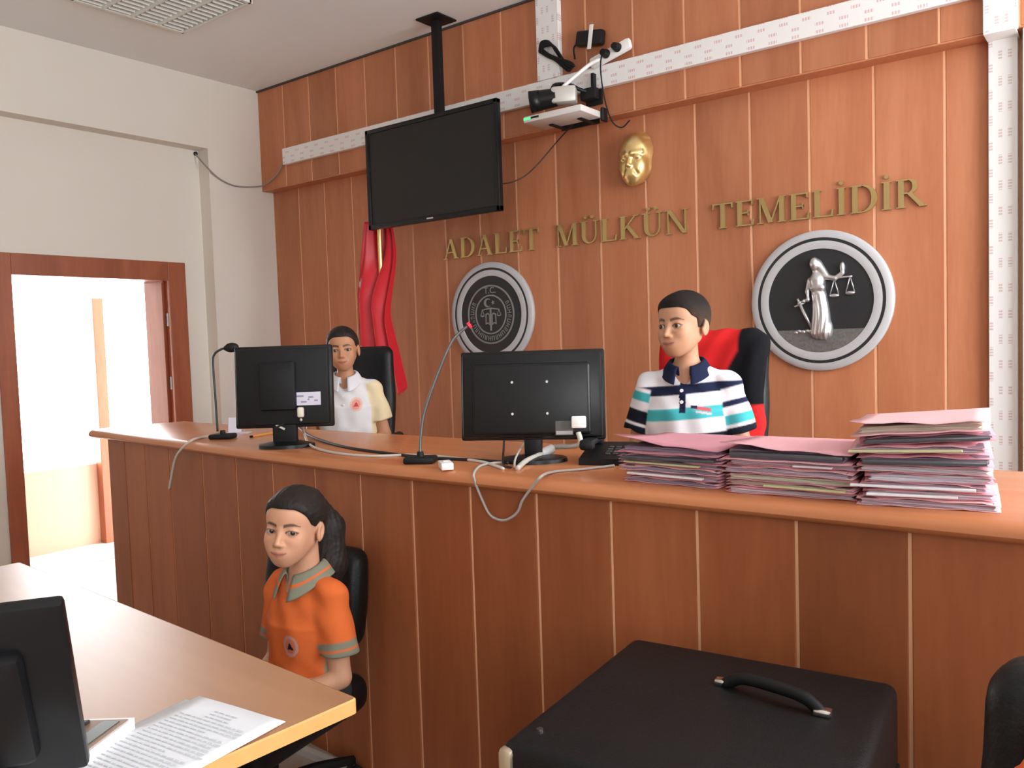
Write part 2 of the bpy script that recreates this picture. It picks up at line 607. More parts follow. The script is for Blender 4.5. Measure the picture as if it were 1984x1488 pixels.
for z in (0.62, 1.12, 1.56):
    hb = bm_new()
    add_cyl(hb, (LR - 0.028, OY1 + 0.004, z - 0.045), (LR - 0.028, OY1 + 0.004, z + 0.045), 0.008, n=12)
    add_box(hb, (LR - 0.04, OY1 + 0.010, z), (0.05, 0.004, 0.085))
    obj('hinge', hb, STEEL, dr, smooth='auto')

# front and window walls (behind and beside the camera)
struct('wall_front', span(-5.66, RX + 0.2, FY - 0.2, FY, 0, ZC), PAINT)
wr = bm_new()
ys = [FY] + [v for w in sorted(WINS) for v in w[:2]] + [4.2]
for a, b in zip(ys[::2], ys[1::2]): span(RX, RX + 0.22, a, b, 0, ZC, bm=wr)
for ya, yb, za, zb in WINS:
    span(RX, RX + 0.22, ya, yb, 0, za, bm=wr); span(RX, RX + 0.22, ya, yb, zb, ZC, bm=wr)
struct('wall_right', wr, PAINT)
for i, (ya, yb, za, zb) in enumerate(WINS):
    w = tag(thing('window_%d' % (i + 1), None, None), kind='structure')
    fr = bm_new()
    span(RX + 0.06, RX + 0.12, ya, ya + 0.06, za, zb, bm=fr); span(RX + 0.06, RX + 0.12, yb - 0.06, yb, za, zb, bm=fr)
    span(RX + 0.06, RX + 0.12, ya, yb, za, za + 0.06, bm=fr); span(RX + 0.06, RX + 0.12, ya, yb, zb - 0.06, zb, bm=fr)
    span(RX + 0.07, RX + 0.11, (ya + yb) / 2 - 0.03, (ya + yb) / 2 + 0.03, za, zb, bm=fr)
    obj('window_frame', fr, WHITE, w)

# corridor beyond the door
CW = mat('corridor_paint', (0.86, 0.83, 0.78), 0.8)
struct('floor_corridor', span(-7.3, -5.64, -1.4, 6.5, -0.39, -0.25), mat('corridor_floor', (0.72, 0.66, 0.60), 0.4))
struct('trim_3', span(-5.665, LR, OY0, OY1, -0.26, 0.0015), mat('sill_stone', (0.7, 0.64, 0.58), 0.5))
cwb = bm_new()
CY0, CY1, CZ0, CZ1 = 2.72, 4.8, 0.42, 2.68          # wide corridor window that shows the sky
span(-7.2, -7.0, -1.2, CY0, -0.27, 2.9, bm=cwb); span(-7.2, -7.0, CY1, 6.5, -0.27, 2.9, bm=cwb)
span(-7.2, -7.0, CY0, CY1, -0.27, CZ0, bm=cwb); span(-7.2, -7.0, CY0, CY1, CZ1, 2.9, bm=cwb)
span(-7.2, -5.66, 6.3, 6.5, -0.27, 2.9, bm=cwb); span(-7.2, -5.66, -1.4, -1.2, -0.27, 2.9, bm=cwb)
struct('wall_corridor', cwb, CW)
struct('trim_4', span(-7.0, -6.988, -1.2, 4.8, -0.25, CZ0), mat('corridor_dado', (0.58, 0.34, 0.25), 0.55))
struct('ceiling_corridor', span(-7.2, -5.66, -1.4, 6.5, 2.9, 3.0), CW)
struct('trim_5', span(-7.0, -6.9, 3.41, 3.50, -0.27, 1.80, 0.004), W_FRAME)

# ------------------------------------------------------------------ judge's bench
def face_y(X):
    return 1.72 + 0.075 * max(0.0, -X - 1.7) ** 1.3


def on_face(px, py=960):
    Y = 1.75
    for _ in range(8):
        Y = face_y(PY(px, py, Y)[0])
    return PY(px, py, Y)[0]


BZ = 0.99
bench = thing('judge_bench', 'long reddish wood panelled bench with a wide counter top before the kids', 'bench', (0, 0, 0))
BXL, BXR = on_face(215, 960), 0.75
gpx = [247, 286, 332, 395.5, 460, 530, 611.5, 699, 799, 911, 1039, 1182.6, 1349, 1541.6, 1762]
gx = [BXL] + [on_face(p) for p in gpx] + [-0.13, 0.09, 0.31, 0.53, BXR]
bk = bm_new()
for a, b in zip(gx, gx[1:]):
    ya, yb = face_y(a) + 0.002, face_y(b) + 0.002
    add_prism(bk, [(a, ya), (b, yb), (b, yb + 0.03), (a, ya + 0.03)], 0.0, 0.95)
obj('backing_board', bk, W_GROOVE, bench)
for a, b in zip(gx, gx[1:]):
    va, vb = Vector((a, face_y(a), 0)), Vector((b, face_y(b), 0))
    d = vb - va
    bm = box_bm((0, 0.005, 0.475), (d.length - 0.0075, 0.013, 0.95), 0.002, seg=1)
    obj('panel', bm, W_BENCH, bench, (va + vb) / 2, (0, 0, math.atan2(d.y, d.x)))
obj('side_panel', span(BXL + 0.002, BXL + 0.022, face_y(BXL) + 0.014, 2.24, 0, 0.948), W_BENCH, bench)
obj('side_panel', span(BXR - 0.02, BXR, face_y(BXR) + 0.014, 2.24, 0, 0.948), W_BENCH, bench)
# counter top with a rounded front edge
prof = [(-0.034, 0.010), (-0.038, 0.016), (-0.037, 0.023), (-0.032, 0.031), (-0.022, 0.038), (-0.006, 0.042), (0.50, 0.042), (0.50, 0.0), (-0.010, 0.0), (-0.023, 0.004)]
xs = list(np.linspace(-3.90, BXR + 0.05, 36))
tb = bm_new(); rings = []
for x in xs:
    y0 = face_y(max(x, BXL)) - 0.004
    ring = []
    for dy, dz in prof:
        yy = (2.285 + (0.02 if x < -3.7 else 0)) if dy == 0.50 else y0 + dy
        ring.append(tb.verts.new((x + (0.10 * min(1, (yy - y0) / 0.45) if x < -3.89 else 0), yy, 0.948 + dz)))
    rings.append(ring)
for a, b in zip(rings, rings[1:]):
    for k in range(len(prof)):
        tb.faces.new((a[k], a[(k + 1) % len(prof)], b[(k + 1) % len(prof)], b[k]))
tb.faces.new(rings[0]); tb.faces.new(rings[-1][::-1])
obj('counter_top', tb, W_TOP, bench, smooth='auto')
struct('baseboard_bench', span(-2.3, -1.4, 1.68, 1.705, 0, 0.022), mat('pale_skirting', (0.6, 0.58, 0.55), 0.5))
obj_pl = tag(obj('platform', span(-4.3, -0.53, 2.3, 3.98, 0.0, 0.30), mat('platform_carpet', (0.22, 0.12, 0.08), 0.9)), 'raised platform behind the bench that carries the two tall chairs', 'platform')
PLZ = 0.30


# ------------------------------------------------------------------ cable trunking in its printed film
def film_mat(name, axis_u, axis_v, ink):
    m = bpy.data.materials.new(name); m.use_nodes = True
    nt = m.node_tree; b = nt.nodes['Principled BSDF']; b.inputs['Roughness'].default_value = 0.35
    tc = nt.nodes.new('ShaderNodeTexCoord'); sp = nt.nodes.new('ShaderNodeSeparateXYZ')
    nt.links.new(tc.outputs['Object'], sp.inputs[0])
    def M(op, a, bb=None, c=None):
        n = nt.nodes.new('ShaderNodeMath'); n.operation = op
        for i, v in enumerate((a, bb, c)):
            if v is None: continue
            if isinstance(v, (int, float)): n.inputs[i].default_value = v
            else: nt.links.new(v, n.inputs[i])
        return n.outputs[0]
    u, v = sp.outputs[axis_u], sp.outputs[axis_v]
    row = M('DIVIDE', v, 0.034); rid = M('FLOOR', row); rf = M('FRACT', row)
    grp = M('FLOOR', M('DIVIDE', rid, 2.0))
    uu = M('DIVIDE', M('ADD', u, M('MULTIPLY', grp, 0.055)), 0.105); uf = M('FRACT', uu)
    inblock = M('MULTIPLY', M('LESS_THAN', M('ABSOLUTE', M('SUBTRACT', uf, 0.5)), 0.18), M('LESS_THAN', M('ABSOLUTE', M('SUBTRACT', rf, 0.5)), 0.2))
    letters = M('GREATER_THAN', M('SINE', M('MULTIPLY', u, 520)), -0.45)
    fac = M('MULTIPLY', M('MULTIPLY', inblock, letters), 0.62)
    mx = nt.nodes.new('ShaderNodeMix'); mx.data_type = 'RGBA'
    nt.links.new(fac, mx.inputs['Factor']); mx.inputs['A'].default_value = (0.84, 0.83, 0.82, 1); mx.inputs['B'].default_value = (*ink, 1)
    nt.links.new(mx.outputs['Result'], b.inputs['Base Color'])
    return m


FILM_H = film_mat('printed_film_across', 'X', 'Z', (0.62, 0.30, 0.34))
FILM_V = film_mat('printed_film_upright', 'Z', 'X', (0.55, 0.38, 0.38))
TR = [('white printed cable duct running along the wood bulkhead', (-4.935, RX, 2.655, 2.769), 'h'),
      ('white printed cable duct rising to the ceiling beside the camera', (-2.68, -2.532, 2.770, ZC - 0.002), 'v'),
      ('white printed cable duct, upper piece over the bulkhead end', (-0.507, -0.389, ZB - 0.012, ZC - 0.002), 'v2'),
      ('tall white printed cable duct running down past the panelled wall end', (-0.502, -0.398, 0.0, ZB - 0.012), 'v3')]
for lab, (a, b, z0, z1), k in TR:
    if k == 'h':
        t = thing('cable_duct', lab, 'cable duct', (0, 0, 0), group='cable ducts')
        obj('duct_body', span(a, -0.512, YB - 0.034, YB - 0.001, z0, z1, 0.003), FILM_H, t)
        obj('duct_body', span(-0.386, b, YB - 0.034, YB - 0.001, z0, z1, 0.003), FILM_H, t)
    else:
        yb = YB - 0.001 if k != 'v3' else YW - 0.001
        dep = {'v': 0.036, 'v2': 0.045, 'v3': 0.04}[k]
        t = thing('cable_duct', lab, 'cable duct', (0, 0, 0), group='cable ducts')
        obj('duct_body', span(a, b, yb - dep, yb, z0, z1, 0.003), FILM_V, t)
        if k == 'v3':
            obj('end_collar', span(a - 0.003, b + 0.004, YB - 0.05, YW - 0.001, ZB - 0.02, ZB - 0.0125, 0.001), WHITE, t)

# ------------------------------------------------------------------ lettering
def _bx(x0, y0, x1, y1): return [(x0, y0), (x1, y0), (x1, y1), (x0, y1)]
def _st(x0, y0, x1, y1, w): return [(x0 - w / 2, y0), (x0 + w / 2, y0), (x1 + w / 2, y1), (x1 - w / 2, y1)]
def _arc(cx, cy, rx, ry, a0, a1, wf, n=14):
    """crescent strips: outer ellipse, wf(angle) = stroke width"""
    out = []
    for i in range(n):
        q = []
        for a in (a0 + (a1 - a0) * i / n, a0 + (a1 - a0) * (i + 1) / n):
            w = wf(a); c, s = math.cos(a), math.sin(a)
            q.append(((cx + rx * c, cy + ry * s), (cx + (rx - w) * c, cy + (ry - w * 0.6) * s)))
        out.append([q[0][0], q[1][0], q[1][1], q[0][1]])
    return out


TK, TN, SF = 0.17, 0.055, 0.04


def glyph(ch):
    stem = lambda x, w=TK: [_bx(x - w / 2, 0, x + w / 2, 1), _bx(x - w / 2 - 0.06, 0, x + w / 2 + 0.06, SF), _bx(x - w / 2 - 0.06, 1 - SF, x + w / 2 + 0.06, 1)]
    dot = lambda cx: [[(cx + 0.075 * math.cos(a), 1.17 + 0.075 * math.sin(a)) for a in [2 * PI * k / 12 for k in range(12)]]]
    if ch == 'A': return [_st(0.10, 0, 0.44, 1, 0.07), _st(0.74, 0, 0.44, 1, 0.17), _bx(0.22, 0.30, 0.64, 0.30 + TN), _bx(0.0, 0, 0.22, SF), _bx(0.58, 0, 0.90, SF)], 0.90
    if ch == 'D': return stem(0.17) + _arc(0.36, 0.5, 0.50, 0.5, -PI / 2, PI / 2, lambda a: TN + 0.12 * math.cos(a)) + [_bx(0.17, 0, 0.37, TN), _bx(0.17, 1 - TN, 0.37, 1)], 0.90
    if ch == 'L': return stem(0.17) + [_bx(0.17, 0, 0.66, TN), [(0.60, 0), (0.68, 0), (0.70, 0.26), (0.66, 0.26)]], 0.72
    if ch == 'E': return stem(0.17) + [_bx(0.17, 0, 0.66, TN), _bx(0.17, 1 - TN, 0.64, 1), _bx(0.17, 0.48, 0.50, 0.48 + TN), [(0.60, 0), (0.68, 0), (0.70, 0.24), (0.66, 0.24)], [(0.58, 1), (0.65, 1), (0.66, 0.80), (0.62, 0.80)], _bx(0.46, 0.40, 0.50, 0.61)], 0.72
    if ch == 'T': return stem(0.40) + [_bx(0.04, 1 - TN, 0.76, 1), [(0.02, 1), (0.09, 1), (0.05, 0.78), (0.01, 0.78)], [(0.71, 1), (0.78, 1), (0.79, 0.78), (0.75, 0.78)]], 0.80
    if ch == 'M': return [_bx(0.10, 0, 0.155, 1), _bx(0.02, 0, 0.24, SF), _st(0.50, 0.02, 0.17, 1, 0.17), _st(0.50, 0.02, 0.84, 1, 0.06), _bx(0.80, 0, 0.97, 1), _bx(0.74, 0, 1.04, SF), _bx(0.01, 1 - SF, 0.2, 1), _bx(0.84, 1 - SF, 1.04, 1)], 1.06
    if ch == 'N': return [_bx(0.10, 0, 0.155, 1), _bx(0.02, 0, 0.25, SF), _st(0.76, 0, 0.16, 1, 0.17), _bx(0.765, 0, 0.82, 1), _bx(0.68, 1 - SF, 0.90, 1), _bx(0.0, 1 - SF, 0.2, 1)], 0.92
    if ch == 'K': return stem(0.17) + [_st(0.24, 0.42, 0.70, 1, 0.07), _st(0.76, 0, 0.36, 0.58, 0.17), _bx(0.58, 1 - SF, 0.82, 1), _bx(0.62, 0, 0.90, SF)], 0.90
    if ch == 'R': return stem(0.17) + _arc(0.36, 0.74, 0.30, 0.26, -PI / 2, PI / 2, lambda a: TN + 0.10 * math.cos(a)) + [_bx(0.17, 0.48, 0.37, 0.48 + TN), _bx(0.17, 1 - TN, 0.37, 1), _st(0.80, 0, 0.42, 0.50, 0.16), _bx(0.70, 0, 0.92, SF)], 0.92
    if ch == 'İ': return stem(0.17) + dot(0.17), 0.36
    if ch == 'Ü': return [_bx(0.09, 0.36, 0.255, 1), _bx(0.69, 0.36, 0.745, 1), _bx(0.01, 1 - SF, 0.33, 1), _bx(0.61, 1 - SF, 0.83, 1)] + _arc(0.4175, 0.37, 0.3275, 0.37, PI, 2 * PI, lambda a: 0.055 + 0.11 * (0.5 - 0.5 * math.cos(a)) if False else (0.165 if a < 1.25 * PI else max(0.055, 0.165 - 0.11 * (a - 1.25 * PI) / (0.4 * PI)))) + dot(0.27) + dot(0.57), 0.86


ORD = ['first', 'second', 'third', 'fourth', 'fifth', 'sixth', 'seventh', 'eighth', 'ninth', 'tenth', 'eleventh', 'twelfth', 'thirteenth', 'fourteenth', 'fifteenth']
for word, x0, x1 in (('ADALET', -3.53, -2.79), ('MÜLKÜN', -2.672, -1.850), ('TEMELİDİR', -1.722, -0.738)):
    H = 0.124
    gl = [glyph(c) for c in word]
    tw = sum(g[1] for g in gl) + 0.07 * (len(gl) - 1)
    sx = (x1 - x0) / tw
    x = x0
    for i, (c, (polys, w)) in enumerate(zip(word, gl)):
        bm = bm_new()
        for q, p in enumerate(polys):
            add_prism(bm, [(a * sx, b * H) for a, b in p], 0.0, 0.014 + 0.00012 * q)
        o = obj('letter', bm, GOLDL, None, (x, YW - 0.0005, 1.863), (PI / 2, 0, 0))
        tag(o, 'gold capital letter %s, %s in the word %s on the panelled wall' % (c, ORD[i], word), 'letter', 'gold letters of the motto on the wall')
        x += (w + 0.07) * sx


# ------------------------------------------------------------------ head and body fields
def rotz(a): return np.array([[math.cos(a), -math.sin(a), 0], [math.sin(a), math.cos(a), 0], [0, 0, 1]])
def rotx(a): return np.array([[1, 0, 0], [0, math.cos(a), -math.sin(a)], [0, math.sin(a), math.cos(a)]])
def roty(a): return np.array([[math.cos(a), 0, math.sin(a)], [0, 1, 0], [-math.sin(a), 0, math.cos(a)]])


def skull(p):
    d = sd_ell(p, (0, 0.012, 0.036), (0.072, 0.091, 0.079))
    d = smin(d, sd_ell(p, (0, -0.026, -0.028), (0.0515, 0.060, 0.070)), 0.035)
    d = smin(d, sd_ell(p, (0, -0.048, 0.046), (0.053, 0.036, 0.044)), 0.03)
    return d


def head_sdf(p, ears=True, adult=False):
    """a head about 0.215 m high about its own centre, facing -y"""
    x, y, z = p
    if not adult: z = np.where(z < 0, z * 1.075, z)          # children have a shorter lower face
    p = (x, y, z)
    ax = np.abs(x)
    q = (ax, y, z)
    d = skull(p)
    d = smin(d, sd_cone(q, (0.039, 0.004, -0.036), (0.011, -0.055, -0.083), 0.016, 0.012), 0.032)       # jaw
    d = smin(d, sd_ell(p, (0, -0.063, -0.086), (0.017, 0.016, 0.014)), 0.024)                            # chin
    d = smin(d, sd_ell(q, (0.034, -0.059, -0.024), (0.020, 0.021, 0.023)), 0.030)                       # cheeks
    d = smin(d, sd_ell(q, (0.023, -0.052, -0.054), (0.019, 0.022, 0.024)), 0.030)
    d = smax(d, -sd_ell(q, (0.0325, -0.0975, 0.003), (0.016, 0.016, 0.0100)), 0.016)                       # eye sockets
    d = smin(d, sd_cone(p, (0, -0.084, 0.010), (0, -0.1020, -0.026), 0.0055, 0.0080), 0.012)             # nose
    d = smin(d, sd_ell(q, (0.0095, -0.092, -0.030), (0.0068, 0.0085, 0.0060)), 0.006)
    d = smin(d, sd_ell(p, (0, -0.076, -0.058), (0.026, 0.019, 0.022)), 0.020)                            # muzzle
    d = smin(d, sd_cone(q, (0, -0.0908, -0.0545), (0.0195, -0.0800, -0.0515), 0.0040, 0.0022), 0.007)     # lips
    d = smin(d, sd_cone(q, (0, -0.0895, -0.0630), (0.0165, -0.0800, -0.0560), 0.0046, 0.0022), 0.007)
    # eyelids closed over the ball, then the opening
    lid = sd_ell(q, (0.031, -0.0712, 0.005), (0.0158, 0.0145, 0.0142))
    d = smin(d, lid, 0.004)
    d = smax(d, -sd_ell(q, (0.0312, -0.0870, 0.0042), (0.0138, 0.0112, 0.0056)), 0.0015)
    if ears:
        er = rotx(math.radians(-12)) @ rotz(math.radians(0))
        e = sd_ell(q, (0.0745, 0.014, -0.006), (0.0085, 0.018, 0.030), er)
        e = smax(e, -sd_ell(q, (0.083, 0.009, -0.004), (0.0065, 0.010, 0.019), er), 0.004)
        d = smin(d, e, 0.006)
    return d


def hl_girl(x, y):
    """lower edge of pulled back hair as a height over the head"""
    h = np.interp(y, [-0.12, -0.075, -0.055, -0.03, -0.008, 0.012, 0.030, 0.05, 0.10], [0.072, 0.068, 0.050, 0.022, 0.012, 0.026, 0.0, -0.035, -0.05])
    return h


def hl_boy(x, y):
    return np.interp(y, [-0.12, -0.075, -0.06, -0.045, -0.022, -0.012, 0.002, 0.012, 0.03, 0.05, 0.10], [0.066, 0.064, 0.056, 0.036, 0.026, -0.004, -0.006, 0.022, 0.0, -0.03, -0.048])


SKIN_B = np.array(srgb(205, 160, 128)); LIP = np.array(srgb(178, 104, 92)); BROW = np.array(srgb(52, 38, 32))


def head_colors(h, C, skin, browk=1.0, hl=None):
    """h: head-local points (n,3) -> C updated"""
    x, y, z = h[:, 0], h[:, 1], h[:, 2]
    z = np.where(z < 0, z * 1.075, z)
    ax = np.abs(x)
    front = y < -0.04
    def mixc(C, w, col): return C * (1 - w[:, None]) + np.array(col)[None, :] * w[:, None]
    lip = np.clip(1.25 - np.sqrt((x / 0.0225) ** 2 + ((z + 0.0585 - 8.0 * ax ** 2) / 0.0085) ** 2) ** 2, 0, 1) * front * (y < -0.078)
    C = mixc(C, np.clip(lip * 1.3, 0, 1) * 0.75, LIP * (skin / SKIN_B))
    ml = np.clip(1.4 - np.abs(z + 0.0580 - 9.0 * ax ** 2) / 0.0018, 0, 1) * np.clip((0.026 - ax) / 0.004, 0, 1) * (y < -0.072)
    C = mixc(C, ml * 0.75, LIP * 0.28)
    # brows: a low arch
    bt = np.clip((ax - 0.011) / 0.038, 0, 1)
    bz = 0.0232 + 0.0045 * np.sin(bt * PI * 0.9) - 0.0025 * np.clip((bt - 0.7) / 0.3, 0, 1)
    bw = 0.0040 * np.clip((0.053 - ax) / 0.02, 0.3, 1)
    br = np.clip(1.6 - np.abs(z - bz) / bw, 0, 1) * (ax > 0.010) * (ax < 0.050) * front
    C = mixc(C, br * 0.85 * browk, BROW)
    # lash line round the eye opening
    e = np.sqrt(((ax - 0.0312) / 0.0150) ** 2 + ((z - 0.0045) / 0.0068) ** 2)
    up = np.clip(1.5 - np.abs(e - 1.0) / 0.16, 0, 1) * front * np.where(z > 0.004, 0.9, 0.45)
    C = mixc(C, up, BROW * 0.8)
    if hl is not None:
        w = np.clip((z - hl(x, y) + 0.004) / 0.010, 0, 1)
        C = mixc(C, w * 0.9, np.array([0.02, 0.015, 0.012]))
    # soft blush
    bl = np.exp(-(((ax - 0.038) / 0.017) ** 2 + ((z + 0.026) / 0.018) ** 2)) * front
    C = mixc(C, bl * 0.25, skin * np.array([1.05, 0.80, 0.76]))
    return C


EYE_W, IRIS, PUP = np.array(srgb(172, 164, 160)), np.array(srgb(50, 33, 24)), np.array([0.004, 0.004, 0.004])
SKINM = mat('skin', attr='Col', rough=0.52, spec=0.35, bump=0.05, nscale=220)
CLOTH = mat('jersey_cloth', attr='Col', rough=0.9, spec=0.15, noise=0.05, nscale=300, bump=0.12)
EYEM = mat('eyeball', attr='Col', rough=0.12, spec=0.6)


def hair_mat():
    m = bpy.data.materials.new('dark_hair'); m.use_nodes = True
    nt = m.node_tree; b = nt.nodes['Principled BSDF']
    tc = nt.nodes.new('ShaderNodeTexCoord'); mp = nt.nodes.new('ShaderNodeMapping'); mp.inputs['Scale'].default_value = (1, 0.35, 0.5)
    n = nt.nodes.new('ShaderNodeTexNoise'); n.inputs['Scale'].default_value = 170; n.inputs['Detail'].default_value = 3
    nt.links.new(tc.outputs['Object'], mp.inputs['Vector']); nt.links.new(mp.outputs['Vector'], n.inputs['Vector'])
    cr = nt.nodes.new('ShaderNodeValToRGB')
    cr.color_ramp.elements[0].color = (0.004, 0.0035, 0.0035, 1); cr.color_ramp.elements[1].color = (0.030, 0.021, 0.017, 1)
    nt.links.new(n.outputs['Fac'], cr.inputs['Fac']); nt.links.new(cr.outputs['Color'], b.inputs['Base Color'])
    b.inputs['Specular IOR Level'].default_value = 0.25
    bp = nt.nodes.new('ShaderNodeBump'); bp.inputs['Strength'].default_value = 0.5; bp.inputs['Distance'].default_value = 0.003
    nt.links.new(n.outputs['Fac'], bp.inputs['Height']); nt.links.new(bp.outputs['Normal'], b.inputs['Normal'])
    b.inputs['Roughness'].default_value = 0.58
    return m


HAIRM = hair_mat()
CROPM = mat('cropped_hair', attr='Col', rough=0.75, spec=0.2, bump=0.4, nscale=420, noise=0.35)


def make_person(label, loc, yaw, head_yaw, head_pitch, head_roll, hs, look, style, shirt_col, skin, seat, S=1.0, sw=1.0, hdx=0.0, fore_in=0.05, arm_out=(0.052, 0.052), torso_pitch=0.0):
    """loc: chin point; local frame faces -y, x to the person's own left"""
    Rh = rotz(head_yaw) @ rotx(head_pitch) @ roty(head_roll)
    seat = seat / S
    hc = np.array([hdx, -0.014, 0.088 * hs])
    def to_head(p):
        x, y, z = p[0] - hc[0], p[1] - hc[1], p[2] - hc[2]
        return ((Rh[0][0] * x + Rh[1][0] * y + Rh[2][0] * z) / hs, (Rh[0][1] * x + Rh[1][1] * y + Rh[2][1] * z) / hs, (Rh[0][2] * x + Rh[1][2] * y + Rh[2][2] * z) / hs)
    hip = -0.46 if seat < -0.5 else seat + 0.07
    knee_y, foot_z = -0.40, seat - 0.40
    F = Field(axis((-0.30, -0.105, 0.0065), (-0.105, 0.105, 0.0023), (0.105, 0.30, 0.0065)),
              axis((-0.60, -0.145, 0.0085), (-0.145, 0.14, 0.0023), (0.14, 0.18, 0.006)),
              axis((seat - 0.47, -0.05, 0.0075), (-0.05, 0.245, 0.0023)))
    F.put(lambda p: head_sdf(to_head(p)) * hs, (-0.10, -0.135, -0.03), (0.10, 0.125, 0.235), 0.0, m=0.01)
    F.cone((hdx, 0.022, 0.05), (hdx * 0.4, 0.032, -0.10), 0.036, 0.043, 0.022)
    # trunk under the clothes
    for s in (-1, 1):
        F.cone((0, 0.032, -0.062), (s * 0.11 * sw, 0.036, -0.105), 0.036, 0.036, 0.03)
    F.put(lambda p: sd_ell(p, (0, 0.03, -0.20), (0.135 * sw, 0.078, 0.15)), (-0.135, -0.05, -0.35), (0.135, 0.11, -0.05), 0.03)
    F.put(lambda p: sd_ecap(p, hip, -0.2, 0, 0.03, (0.12 * sw, 0.08), (0.125 * sw, 0.078)), (-0.13, -0.06, hip), (0.13, 0.12, -0.2), 0.02)
    arms = {}
    for s in (-1, 1):
        sh = (s * 0.132 * sw, 0.036, -0.112)
        ao = arm_out[0] if s < 0 else arm_out[1]
        el = (s * (0.135 * sw + ao), 0.03, -0.335)
        wr = (s * (0.10 * sw + ao - fore_in), -0.185, -0.40)
        arms[s] = (sh, el, wr)
        F.cone(sh, el, 0.038, 0.031, 0.01)
        F.cone(el, wr, 0.032, 0.023, 0.008)
        # hand: palm, four curled fingers, thumb
        hx, hy, hz = wr[0] - s * 0.006, wr[1] - 0.045, wr[2] - 0.004
        F.put(lambda p: sd_ell(p, (hx, hy, hz), (0.031, 0.042, 0.016)), (hx - 0.03, hy - 0.045, hz - 0.02), (hx + 0.03, hy + 0.045, hz + 0.02), 0.012)
        for i, L in enumerate((0.052, 0.060, 0.056, 0.043)):
            fx = hx + s * (0.024 - 0.0160 * i) * -1
            k1 = (fx, hy - 0.034, hz); k2 = (fx + s * 0.001, hy - 0.034 - L * 0.55, hz - 0.003); k3 = (fx + s * 0.002, hy - 0.034 - L * 0.9, hz - 0.022)
            F.cone(k1, k2, 0.0088, 0.0080, 0.004); F.cone(k2, k3, 0.0080, 0.0068, 0.003)
        F.cone((hx - s * 0.022, hy + 0.018, hz), (hx - s * 0.043, hy - 0.016, hz - 0.006), 0.010, 0.0085, 0.006)
        F.cone((hx - s * 0.043, hy - 0.016, hz - 0.006), (hx - s * 0.040, hy - 0.038, hz - 0.012), 0.0085, 0.007, 0.003)
        # legs inside the trousers
        F.cone((s * 0.075, 0.02, hip), (s * 0.09, knee_y, seat + 0.055), 0.062, 0.046, 0.02)
        F.cone((s * 0.09, knee_y, seat + 0.055), (s * 0.09, knee_y + 0.03, foot_z + 0.06), 0.045, 0.028, 0.01)
        F.cone((s * 0.09, knee_y + 0.03, foot_z + 0.045), (s * 0.095, knee_y - 0.09, foot_z + 0.03), 0.03, 0.026, 0.01)
    skin = np.array(skin)
    def body_col(V):
        C = np.tile(skin, (len(V), 1))
        hp = np.stack(to_head((V[:, 0], V[:, 1], V[:, 2])), 1)
        isH = V[:, 2] > -0.02
        C[isH] = head_colors(hp[isH], C[isH], skin, 1.0, hl_boy if style == 'short' else hl_girl)
        return C
    body = obj('person', field_mesh('person', F, body_col, 1), SKINM, None, loc, (torso_pitch, 0, yaw))
    tag(body, label, 'person')
    body.scale = (S, S, S)
    # eyes
    for s in (-1, 1):
        u, v = 24, 16
        c = np.array([s * 0.031, -0.0712, 0.005])
        g = Vector(look(s)).normalized()
        bm = add_ball(bm_new(), (0, 0, 0), 0.0134 * hs, u=u, v=v)
        bmesh.ops.subdivide_edges(bm, edges=bm.edges[:], cuts=1, use_grid_fill=True)
        for vv in bm.verts: vv.co = vv.co.normalized() * 0.0134 * hs
        me = bpy.data.meshes.new('eye'); bm.to_mesh(me); bm.free()
        me.polygons.foreach_set('use_smooth', [True] * len(me.polygons))
        Rg = Rh
        gw = Rg @ np.array(g)
        V = np.array([q.co[:] for q in me.vertices]); V /= np.linalg.norm(V, axis=1)[:, None]
        ang = np.degrees(np.arccos(np.clip(V @ gw, -1, 1)))
        C = np.ones((len(V), 4), np.float32)
        C[:, :3] = np.where((ang < 14)[:, None], PUP, np.where((ang < 33)[:, None], IRIS, EYE_W))
        a = me.color_attributes.new('Col', 'FLOAT_COLOR', 'POINT'); a.data.foreach_set('color', C.ravel())
        obj('eye', me, EYEM, body, Vector(hc + Rh @ (c * hs)))
    # hair
    hmin, hmax = hc - 0.16, hc + 0.17
    H = Field(axis((-0.115, 0.115, 0.0028)), axis((-0.14, 0.20, 0.0028)), axis((-0.20 if style != 'short' else 0.0, 0.26, 0.0028)))
    th = 0.0045 if style == 'short' else 0.0065
    def hairfn(p):
        q = to_head(p)
        X, Y, Z = np.broadcast_arrays(*q)
        hl = (hl_boy if style == 'short' else hl_girl)(X, Y)
        k = np.clip((Z - hl) / 0.022, 0.0, 1) ** 0.7
        d = skull(q) - 0.0012 - (th + (0.004 * np.clip((Z - 0.03) / 0.06, 0, 1) if style == 'short' else 0.0005 * np.sin(np.arctan2(X, Z + 0.02) * 44))) * k
        r = smax(d, (hl - Z), 0.003)
        if style != 'short':
            pt = [((0, 0.085, 0.040), (0, 0.112, 0.030), 0.030, 0.030)]
            if style == 'ponytail':
                pt += [((0.005, 0.078, 0.062), (0.045, 0.118, -0.020), 0.044, 0.054), ((0.045, 0.118, -0.020), (0.070, 0.105, -0.12), 0.054, 0.050), ((0.070, 0.105, -0.12), (0.080, 0.085, -0.21), 0.046, 0.018)]
            else:
                pt += [((0, 0.108, 0.030), (0, 0.118, -0.05), 0.028, 0.028), ((0, 0.118, -0.05), (0, 0.10, -0.15), 0.028, 0.012)]
            for a, b, ra, rb in pt:
                r = smin(r, sd_cone(q, a, b, ra, rb) + 0.0008 * np.sin(X * 330 + Y * 210 + 4 * np.sin(Z * 30)) + 0.0006 * np.sin(X * 700 - Y * 500 + 5 * np.sin(Z * 40)), 0.016)
        return r * hs
